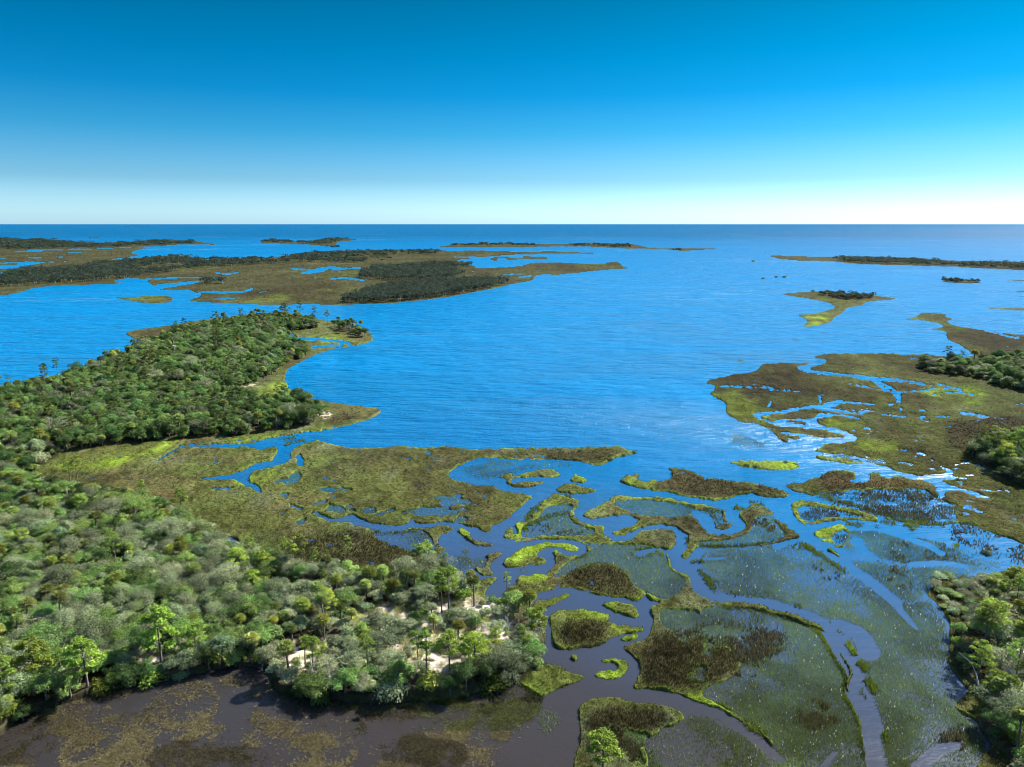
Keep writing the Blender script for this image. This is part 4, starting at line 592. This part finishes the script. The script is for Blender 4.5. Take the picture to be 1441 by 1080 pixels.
# ------------------------------------------------------------------ hand placed trees: (kind, base x, base y, top y, label)
exec_list = []
HAND = [
 ('pine',491,803,756,'lone tall pine rising over the marsh edge, right of the pine row'), ('pine',426,806,752,'pine with the highest flat top in the row at the marsh edge'), ('pine',404,805,762,'slim pine left of the flat topped one at the marsh edge'), ('pine',444,807,773,'short leafy pine right of the flat topped one at the marsh edge'), ('pine',354,786,759,'small rounded pine at the left start of the marsh edge row'),
 ('pine',257,731,690,'tall dark pine above the grey scrub, facing the rust brown marsh patch'), ('pine',284,766,735,'leaning thin pine beside the small round pond'), ('pine',203,711,679,'slim pine standing left of the rust brown marsh patch'), ('pine',110,684,645,'taller of the two pines at the marsh corner below the cape woods'), ('pine',100,682,652,'shorter of the two pines at the marsh corner below the cape woods'),
 ('pine',625,811,781,'thin lollipop pine alone at the pond shore'), ('pine',587,808,768,'left pine of the pair behind the dark thicket by the pond'), ('pine',598,809,766,'right pine of the pair behind the dark thicket by the pond'), ('pine',622,872,812,'tall pine with long bare trunk over the sand clearing'), ('pine',632,874,808,'tallest pine beside the bare trunk over the sand clearing'), ('pine',713,842,813,'single pine on the bank where the creek narrows'),
 ('pine',601,970,898,'bare trunked pine rising from the lower shore thicket'), ('pine',589,950,897,'yellow green pine behind the lower shore thicket'), ('pine',519,960,902,'lime pine above the dark bushes of the lower shore'), ('pine',633,960,897,'pine with a wide lime crown beside the pale sand'), ('pine',442,960,905,'left lime pine on the lower shore, next to the brown water'), ('pine',697,937,889,'lime pine near the creek end of the lower woods'), ('pine',736,936,892,'last lime pine of the lower woods, facing the grey creek'), ('brightpine',660,945,905,'bushy lime pine between sand and the creek end'),
 ('brightpine',54,972,908,'broad lime pine in the lower left corner group, leftmost crown but one'), ('pine',92,975,922,'thin pine between two broad lime crowns in the lower left'), ('brightpine',125,977,910,'broad lime pine at the right of the lower left corner group'), ('brightpine',228,938,866,'biggest bright green pine crown above the brown water'), ('brightpine',278,932,882,'round bright pine just right of the biggest bright crown'), ('brightpine',11,1000,932,'lime pine cut by the lower left picture corner'), ('brightpine',335,815,778,'bright green bushy pine inland near the marsh edge row'), ('brightpine',372,818,785,'bright bushy pine inland, under the pine row'), ('brightpine',258,790,760,'bright inland pine above the grey scrub'),
 ('brightpine',1388,918,856,'big yellow green pine leaning over the right flats'), ('pine',1404,895,858,'pine behind the big yellow green one in the right corner woods'), ('pine',1414,858,822,'upper pine at the top of the right corner woods'), ('pine',1428,860,818,'bare trunked pine at the top right of the corner woods'), ('brightpine',1436,930,880,'pine at the right picture edge, middle of the corner woods'), ('pine',1433,992,935,'tall pine with open crown low in the right corner woods'), ('brightpine',1412,1010,960,'lime pine low in the right corner woods above the dark bush'),
 ('pine',1381,636,604,'umbrella pine standing before the right knoll'), ('brightpine',1428,650,605,'broad pine crown on the right knoll'), ('brightpine',1412,662,628,'rounded pine low on the right knoll'), ('pine',1331,514,489,'umbrella pine standing above the right woods against the water'), ('pine',1353,514,495,'smaller umbrella pine above the right woods against the water'),
 ('pine',82,533,503,'umbrella pine at the cape shore against the left bay'), ('pine',65,538,511,'lower round pine next to the umbrella pine at the cape shore'), ('pine',422,452,424,'highest pine on the cape end against the channel'), ('pine',401,452,428,'pine left of the highest one on the cape end'), ('pine',444,456,432,'pine right of the highest one on the cape end'), ('pine',461,458,437,'lone pine at the open end of the cape woods'), ('pine',249,470,451,'small pine by the cape mudflat'), ('pine',261,468,448,'second small pine by the cape mudflat'), ('pine',426,573,551,'pine clump tree over the inner cape shore'), ('pine',390,571,545,'tall pine left over the inner cape meadow'), ('pine',402,572,547,'bare trunked pine in the inner cape meadow'),
 ('snag',658,830,806,'bare grey snag pole at the pond shore'), ('snag',368,945,915,'white bare snag in the lower shore thicket')]
VIS = dict(pine=(12, 10.5, 14, 9), brightpine=(9, 8, 7), snag=(5.5, 4, 7, 3))
taken = []
VIS['darkpine'] = VIS['pine']
for k, x, yb, yt, l in HAND:
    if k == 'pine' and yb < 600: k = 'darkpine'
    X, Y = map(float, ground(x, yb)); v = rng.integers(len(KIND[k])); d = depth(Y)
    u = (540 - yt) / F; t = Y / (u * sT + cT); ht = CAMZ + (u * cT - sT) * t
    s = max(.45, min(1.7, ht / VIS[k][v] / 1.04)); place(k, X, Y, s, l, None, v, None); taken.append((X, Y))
# ------------------------------------------------------------------ woods
def sites(mask, step, lim=None):
    i, j = np.where(mask); X, Y = WX[i, j], WY[i, j]; x0, x1, y0, y1 = X.min(), X.max(), Y.min(), Y.max()
    gx = np.arange(x0, x1, step); gy = np.arange(y0, y1, step * .87); A, B = np.meshgrid(gx, gy); A = A + (np.arange(len(gy)) % 2)[:, None] * step / 2
    A = A + rng.uniform(-.36, .36, A.shape) * step; B = B + rng.uniform(-.36, .36, A.shape) * step; A, B = A.ravel(), B.ravel()
    px, py = pixel(A, B); ok = (px > X0 + 1) & (px < X0 + NX - 1) & (py > Y0 + 1) & (py < Y0 + NY - 1)
    A, B, px, py = A[ok], B[ok], px[ok], py[ok]; k = mask[(py - Y0).astype(int), (px - X0).astype(int)]; return A[k], B[k], px[k], py[k]
POOL = []                                                           # (kind, X, Y, scale, woods, px, py)
def pick(w):
    ks = list(w); p = np.array([w[k] for k in ks], float); return ks[rng.choice(len(ks), p=p / p.sum())]
zone_mix = {'low': dict(oak=.64, greyoak=.13, darkoak=.08, palm=.10, brightpine=.012, pine=.015, snag=.02), 'cape': dict(capeoak=.78, oak=.06, greyoak=.03, darkoak=.08, palm=.02, darkpine=.02, snag=.01), 'capetip': dict(darkoak=.6, palm=.4), 'right': dict(capeoak=.6, greyoak=.12, darkoak=.24, palm=.04), 'knoll': dict(capeoak=.4, darkoak=.3, greyoak=.22, brightpine=.08), 'corner': dict(oak=.16, darkoak=.16, brightpine=.12, pine=.18, palm=.18, greyoak=.08, snag=.12)}
shore = {k: blur(wood[k], 6) for k in wood}
for wn in wood:
    A, B, px, py = sites(wood[wn], {'low': 2.95, 'cape': 3.9, 'capetip': 5, 'right': 5.5, 'knoll': 4.6, 'corner': 4.4}[wn])
    for X, Y, x, y in zip(A, B, px, py):
        sa = SAND[int(y - Y0), int(x - X0)]; sh = shore[wn][int(y - Y0), int(x - X0)] < .80
        mix = zone_mix[wn]
        if wn == 'low':
            if sa > .3:
                if rng.random() < .80: mix = None
                else: mix = dict(greyoak=.72, palm=.2, snag=.08)
            elif sh and y > 880: mix = dict(darkoak=.5, oak=.25, palm=.15, brightpine=.1)
            elif sh: mix = dict(oak=.4, darkoak=.38, palm=.22)
            elif x > 380 and y > 830: mix = dict(greyoak=.55, oak=.15, palm=.18, brightpine=.07, snag=.05)
        elif wn == 'cape' and sh: mix = dict(darkoak=.3, palm=.14, capeoak=.56)
        elif wn == 'corner' and sa > .4 and rng.random() < .5: mix = None
        if mix is None: continue
        POOL.append((pick(mix), X, Y, rng.uniform(.72, 1.22) * ((.6 if sh and y < 870 else .8) if wn == 'low' else .82 if wn == 'corner' else 1), wn, x, y))
inframe = lambda x, y: -15 < x < 1456 and y < 1100
def zone(w, x, y):
    if w == 'cape': return ('on the inner cape shore by the creek' if y > 575 else 'deep in the cape woods' if x < 330 else 'at the seaward end of the cape woods') if x > 60 else 'on the narrow neck of the cape woods'
    if w == 'capetip': return 'on the bare tip of the cape'
    if w == 'right': return 'in the woods beyond the right marsh'
    if w == 'knoll': return 'on the knoll at the right edge of the marsh'
    if w == 'corner': return 'in the lower right woods ' + ('above the leaning bright pine' if y < 880 else 'around the leaning bright pine' if y < 970 else 'below the leaning bright pine')
    if y > 930: return 'along the brown water shore, ' + ('in the lower left corner' if x < 170 else 'under the biggest bright pine' if x < 340 else 'at the dark thicket')
    if x > 560: return 'around the sand clearing' if y > 850 else 'in the thicket by the pond'
    if x > 340: return 'in the pale scrub left of the sand clearing' if y > 840 else 'under the pine row at the marsh edge'
    return 'in the grey scrub below the rust brown patch' if y < 790 else 'in the dense scrub left of the biggest bright pine'
LOOK = {'capeoak': 'dark olive oak with dense crown', 'oak': 'rounded olive green oak', 'greyoak': 'pale grey-green scrub oak', 'darkoak': 'dark green dense evergreen', 'pine': 'slender pine with clumped crown', 'darkpine': 'dark slender pine with clumped crown', 'brightpine': 'bright green bushy pine', 'palm': 'cabbage palm with shaggy fan head', 'shrub': 'low leafy shrub', 'palmetto': 'yellowish low fan palmetto', 'snag': 'bleached bare dead tree'}
GRP = {'capeoak': 'dark oaks of the woods', 'oak': 'oaks of the woods', 'greyoak': 'scrub oaks of the woods', 'darkoak': 'dark evergreens of the woods', 'pine': 'pines of the woods', 'darkpine': 'dark pines of the woods', 'brightpine': 'bright pines of the woods', 'palm': 'cabbage palms of the woods', 'shrub': 'shrubs of the woods', 'palmetto': 'palmettos of the sand', 'snag': 'dead trees of the woods'}
# low plants on the sand and between the trees
A, B, px, py = sites(wood['low'] & (SAND > .22), 1.9)
for X, Y, x, y in zip(A, B, px, py):
    if rng.random() < .64: POOL.append((pick(dict(shrub=.34, palmetto=.66)), X, Y, rng.uniform(.5, 1.25), 'low', x, y))
A, B, px, py = sites(wood['low'], 3.4)
for X, Y, x, y in zip(A, B, px, py):
    if (SAND[int(y - Y0), int(x - X0)] <= .22 and rng.random() < .75) or (y > 900 and shore['low'][int(y - Y0), int(x - X0)] < .8): POOL.append((pick(dict(shrub=.8, palmetto=.2)), X, Y, rng.uniform(.9, 1.7), 'low', x, y))
A, B, px, py = sites(wood['corner'], 3.2)
for X, Y, x, y in zip(A, B, px, py): POOL.append((pick(dict(shrub=.6, palmetto=.4)), X, Y, rng.uniform(.6, 1.3), 'corner', x, y))
for wn in ('cape', 'right', 'knoll'):
    A, B, px, py = sites(wood[wn], 4.2)
    for X, Y, x, y in zip(A, B, px, py): POOL.append(('shrub', X, Y, rng.uniform(1, 1.8), wn, x, y))
taken = np.array(taken)
POOL = [p for p in POOL if np.min(np.hypot(taken[:, 0] - p[1], taken[:, 1] - p[2])) > (1.6 if p[0] not in ('shrub', 'palmetto') else .8)]
POOL.sort(key=lambda p: p[2] if inframe(p[5], p[6]) else 1e9)
CAP = {'capeoak': 60, 'oak': 235, 'greyoak': 180, 'darkoak': 170, 'pine': 60, 'darkpine': 40, 'brightpine': 60, 'palm': 150, 'shrub': 280, 'palmetto': 290, 'snag': 40}
used = {k: 0 for k in CAP}; left = {}
for p in POOL:
    k, X, Y, s, wn, x, y = p
    if inframe(x, y) and used[k] < CAP[k]:
        used[k] += 1; z_ = zone(wn, x, y); place(k, X, Y, s, f'{LOOK[k]} {z_}', f'{GRP[k]} {z_}'.replace(',', ''))
    else: left.setdefault(wn, []).append(p)
print('individuals', used, 'left', {k: len(v) for k, v in left.items()})
# ------------------------------------------------------------------ the woods' remaining trees, one mass per wood
kc = {}
hid = bpy.data.collections.new('tree_kinds'); order = []
for k in KIND:
    kc[k] = []
    for p in KIND[k]:
        ms = [p[1], p[2]]; v = []; f = []; cc = []; nn = 0; mi = []
        bm_v = np.zeros(0)
        o = bpy.data.objects.new('kind_%03d' % len(order), None)
        me = bpy.data.meshes.new('joined'); import bmesh
        b = bmesh.new(); b.from_mesh(p[1]); n0 = len(b.faces); b.from_mesh(p[2]); b.faces.ensure_lookup_table()
        for fc in b.faces[n0:]: fc.material_index = 1
        b.to_mesh(me); b.free(); me.materials.append(p[1].materials[0]); me.materials.append(p[2].materials[0])
        o = bpy.data.objects.new('kind_%03d' % len(order), me); hid.objects.link(o); kc[k].append(len(order)); order.append(o)
ng = bpy.data.node_groups.new('woods', 'GeometryNodeTree'); ng.interface.new_socket('Geometry', in_out='INPUT', socket_type='NodeSocketGeometry'); ng.interface.new_socket('Geometry', in_out='OUTPUT', socket_type='NodeSocketGeometry')
N_ = ng.nodes; L_ = ng.links; gin = N_.new('NodeGroupInput'); gout = N_.new('NodeGroupOutput'); m2p = N_.new('GeometryNodeMeshToPoints'); ci = N_.new('GeometryNodeCollectionInfo'); ci.inputs['Collection'].default_value = hid; ci.inputs['Separate Children'].default_value = True; ci.inputs['Reset Children'].default_value = True
ip = N_.new('GeometryNodeInstanceOnPoints'); ip.inputs['Pick Instance'].default_value = True
def attr(nm, t):
    a = N_.new('GeometryNodeInputNamedAttribute'); a.data_type = t; a.inputs['Name'].default_value = nm; return a.outputs['Attribute']
L_.new(gin.outputs[0], m2p.inputs[0]); L_.new(m2p.outputs[0], ip.inputs['Points']); L_.new(ci.outputs[0], ip.inputs['Instance']); L_.new(attr('kind', 'INT'), ip.inputs['Instance Index'])
er = N_.new('FunctionNodeEulerToRotation'); L_.new(attr('rot', 'FLOAT_VECTOR'), er.inputs[0]); L_.new(er.outputs[0], ip.inputs['Rotation']); L_.new(attr('scl', 'FLOAT_VECTOR'), ip.inputs['Scale']); L_.new(ip.outputs[0], gout.inputs[0])
WL = {'low': 'mixed scrub and oaks filling the left woods behind the nearest trees', 'cape': 'dense oak woods covering the cape between the two bays', 'capetip': 'dark bushes along the tip of the cape', 'right': 'grey-green oak woods beyond the right marsh', 'knoll': 'thick trees of the knoll at the right marsh edge', 'corner': 'thicket filling the lower right corner behind the nearest trees'}
for wn, ps in left.items():
    n = len(ps); me = bpy.data.meshes.new('woods'); me.vertices.add(n)
    X = np.array([p[1] for p in ps]); Y = np.array([p[2] for p in ps]); co = np.stack([X, Y, np.maximum(zland(X, Y), -.2)], -1); me.vertices.foreach_set('co', co.astype(np.float32).ravel())
    a = me.attributes.new('kind', 'INT', 'POINT'); a.data.foreach_set('value', np.array([random.choice(kc[p[0]]) for p in ps], np.int32))
    a = me.attributes.new('rot', 'FLOAT_VECTOR', 'POINT'); r3 = np.zeros((n, 3), np.float32); r3[:, 2] = rng.uniform(0, 6.28, n); a.data.foreach_set('vector', r3.ravel())
    a = me.attributes.new('scl', 'FLOAT_VECTOR', 'POINT'); a.data.foreach_set('vector', (np.array([p[3] for p in ps])[:, None] * rng.uniform(.82, 1.2, (n, 3))).astype(np.float32).ravel())
    o = tag(obj('woods', me), WL[wn], 'woods', kind='stuff'); md = o.modifiers.new('woods', 'NODES'); md.node_group = ng
# ------------------------------------------------------------------ far woods: canopy of leaf clumps, tree by tree
FWL = ['long dark wood along the far left marsh', 'middle grove on the far marsh', 'shore grove on the far marsh beside the bay', 'small dark thicket on the far marsh', 'dark wood on the outermost left island', 'wood on the small island near the horizon', 'brush at the foot of the small horizon island', 'low brush on the thin outer island', 'brush clump at the outer island tip', 'wood on the barrier island across the right bay', 'brush on the flat islet before the barrier island', 'brush row on the long olive island', 'faint wooded island line at the horizon']
for p, l in zip(FARWOODS, FWL):
    m = fill(p, 1); g = Geo()
    if 'long' in l or 'outer' in l: m &= fbm(WX, WY * .4, 120, 55, 3) > .32
    i, j = np.where(m)
    nT = int(min(2600, max(8, len(i) * .42))); s = rng.integers(0, len(i), nT); X, Y = ground(j[s] + X0 + rng.uniform(-.5, .5, nT), i[s] + Y0 + rng.uniform(-.5, .5, nT))
    d = depth(Y); sc = np.clip(d / 900, .8, 6)
    hh = np.where(rng.random(nT) < .12, 1.35, 1) * rng.uniform(5.5, 9.5, nT) * (.55 if 'brush' in l else 1) * np.clip(d / 2200, 1, 1.6)
    per = 34
    dd = sph(nT * per, -.1).reshape(nT, per, 3); R = hh * .42
    P = np.stack([X, Y, hh * .58], -1)[:, None] + dd * np.stack([R * np.clip(sc, 1, 3), R * np.clip(sc, 1, 3), hh * .42], -1)[:, None] * rng.uniform(.6, 1.05, (nT, per, 1))
    tone = (np.array((.034, .054, .036)) * rng.uniform(.6, 1.4, (nT, 1)) + np.array((.012, .008, .008)) * (rng.random((nT, 1)) < .3))[:, None] * rng.uniform(.7, 1.3, (nT, per, 1))  # tone shifted blue-green: distance haze put into the leaf colour
    N0 = nT * per; g.leaves(P.reshape(-1, 3), dd.reshape(-1, 3), np.repeat(np.clip(sc * .75, .7, 2.6), per), tone.reshape(-1, 3), asp=.7)
    for q in range(0, nT, 3): g.tube([(X[q], Y[q], 0), (X[q], Y[q], hh[q] * .5)], .25, .15, 3)
    tag(obj('far_woods', g.mesh('far_woods', MAT_GRASS)), l, 'woods', kind='stuff')
# dark bushes standing on the bay islets and spit
for x, y, l in ((1051,656.5,'black-green bush at the front rim of the slim lime islet, left one'), (1064,658,'black-green bush at the front rim of the slim lime islet, right one'), (1106,652,'dark bush on the back rim of the slim lime islet'), (1119,656,'small dark bush at the round end of the slim lime islet'), (785,634.6,'dark bush along the back of the long marsh spit'), (818,636,'wider dark bush midway on the long marsh spit'), (878,641.5,'dark bush on the front rim of the spit near its tip'), (892,638,'dark bush at the very tip of the long marsh spit'), (858,648,'small dark bush on the lower point of the spit'), (1060,368.6,'dark bush standing in the far bay by the barrier island'), (1074,393,'dark bush clump out in the far bay, left one'), (1092,391,'dark bush clump on a far bar, middle one'), (1104,391,'dark bush clump on a far bar, right one'), (1144,411,'dark tree on the back of the long olive island'), (1388,780,'brown bush standing in the pale flats by the corner woods')):
    X, Y = map(float, ground(x, y)); s = .85 * max(1, (depth(Y) / 320) ** .8); place('shrub', X, Y, s, l, None, 4, .7, z=-.15 * s - .1)
# scrub where the right flats meet the corner woods
A, B, px, py = sites(fill([(1315,812),(1345,808),(1400,812),(1441,806),(1441,818),(1405,834),(1370,862),(1345,880),(1330,862),(1310,838)]), 3.4)
for X, Y, x, y in zip(A, B, px, py): place('shrub', X, Y, rng.uniform(.7, 1.4), 'low brown-green shrub where the flats meet the corner woods', 'brown shrubs where the flats meet the corner woods', int(rng.integers(0, 5)), rng.uniform(.4, .8))
X, Y = map(float, ground(848, 1088)); place('brightpine', X, Y, .9, 'vivid lime tree crown cut by the lower picture edge', None, 2)
# fallen bleached trunk leaning out of the corner woods
lg = Geo(); P_ = [(*map(float, ground(1377, 966, 1.0)), 1.0), (*map(float, ground(1374, 950, 2.5)), 2.5), (*map(float, ground(1367, 933, 3.2)), 3.2), (*map(float, ground(1349, 918, 3.0)), 3.0)]
lg.tube(P_, .16, .05, 6); tag(obj('dead_tree', lg.mesh('dead_tree', MAT_GREYWOOD)), 'pale bent trunk leaning over the water from the corner woods', 'dead tree')
# ------------------------------------------------------------------ sky, sun
EL, AZ = math.radians(42), math.radians(57)                           # azimuth to the right of the view
w = bpy.data.worlds.new('World'); bpy.context.scene.world = w; w.use_nodes = True; n = w.node_tree.nodes; L = w.node_tree.links; n.clear()
sky = n.new('ShaderNodeTexSky'); sky.sky_type = 'NISHITA'; sky.sun_disc = False; sky.sun_elevation = EL; sky.sun_rotation = AZ; sky.air_density = 1.0; sky.dust_density = .6; sky.ozone_density = 2.5
# deep autumn-sky blue low down, overhead brightened as added fill light: the sky model tinted by height above the horizon
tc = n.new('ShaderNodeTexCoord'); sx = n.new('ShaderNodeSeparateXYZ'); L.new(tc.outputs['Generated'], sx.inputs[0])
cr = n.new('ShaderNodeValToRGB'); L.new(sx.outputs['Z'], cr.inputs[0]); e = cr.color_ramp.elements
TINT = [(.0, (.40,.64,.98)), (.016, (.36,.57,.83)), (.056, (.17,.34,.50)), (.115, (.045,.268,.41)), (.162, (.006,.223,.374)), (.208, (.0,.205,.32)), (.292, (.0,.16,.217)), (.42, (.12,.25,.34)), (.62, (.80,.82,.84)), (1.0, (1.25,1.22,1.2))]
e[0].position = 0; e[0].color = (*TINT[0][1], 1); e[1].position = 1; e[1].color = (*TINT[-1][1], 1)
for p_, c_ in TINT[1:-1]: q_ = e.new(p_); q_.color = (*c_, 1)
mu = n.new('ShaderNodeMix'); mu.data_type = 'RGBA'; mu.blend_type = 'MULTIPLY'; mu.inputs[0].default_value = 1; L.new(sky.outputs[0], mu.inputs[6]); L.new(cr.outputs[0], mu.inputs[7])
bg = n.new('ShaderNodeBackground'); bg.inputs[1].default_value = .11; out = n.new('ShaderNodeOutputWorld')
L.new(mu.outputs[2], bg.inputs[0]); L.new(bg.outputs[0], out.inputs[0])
sl = bpy.data.lights.new('sun', 'SUN'); sl.energy = 4.8; sl.angle = math.radians(.5); sl.color = (1, .95, .86); so = bpy.data.objects.new('sun', sl); C.objects.link(so)
dirv = Vector((math.sin(AZ) * math.cos(EL), math.cos(AZ) * math.cos(EL), math.sin(EL))); so.rotation_euler = dirv.to_track_quat('Z', 'Y').to_euler(); so.location = (0, 0, 200)
sc = bpy.context.scene; sc.view_settings.view_transform = 'Standard'; sc.view_settings.look = 'None'; sc.view_settings.exposure = 1.5; sc.view_settings.gamma = 1
sc.cycles.filter_width = .85; sc.cycles.max_bounces = 5; sc.cycles.diffuse_bounces = 2; sc.cycles.glossy_bounces = 2; sc.cycles.transmission_bounces = 2; sc.cycles.caustics_reflective = False
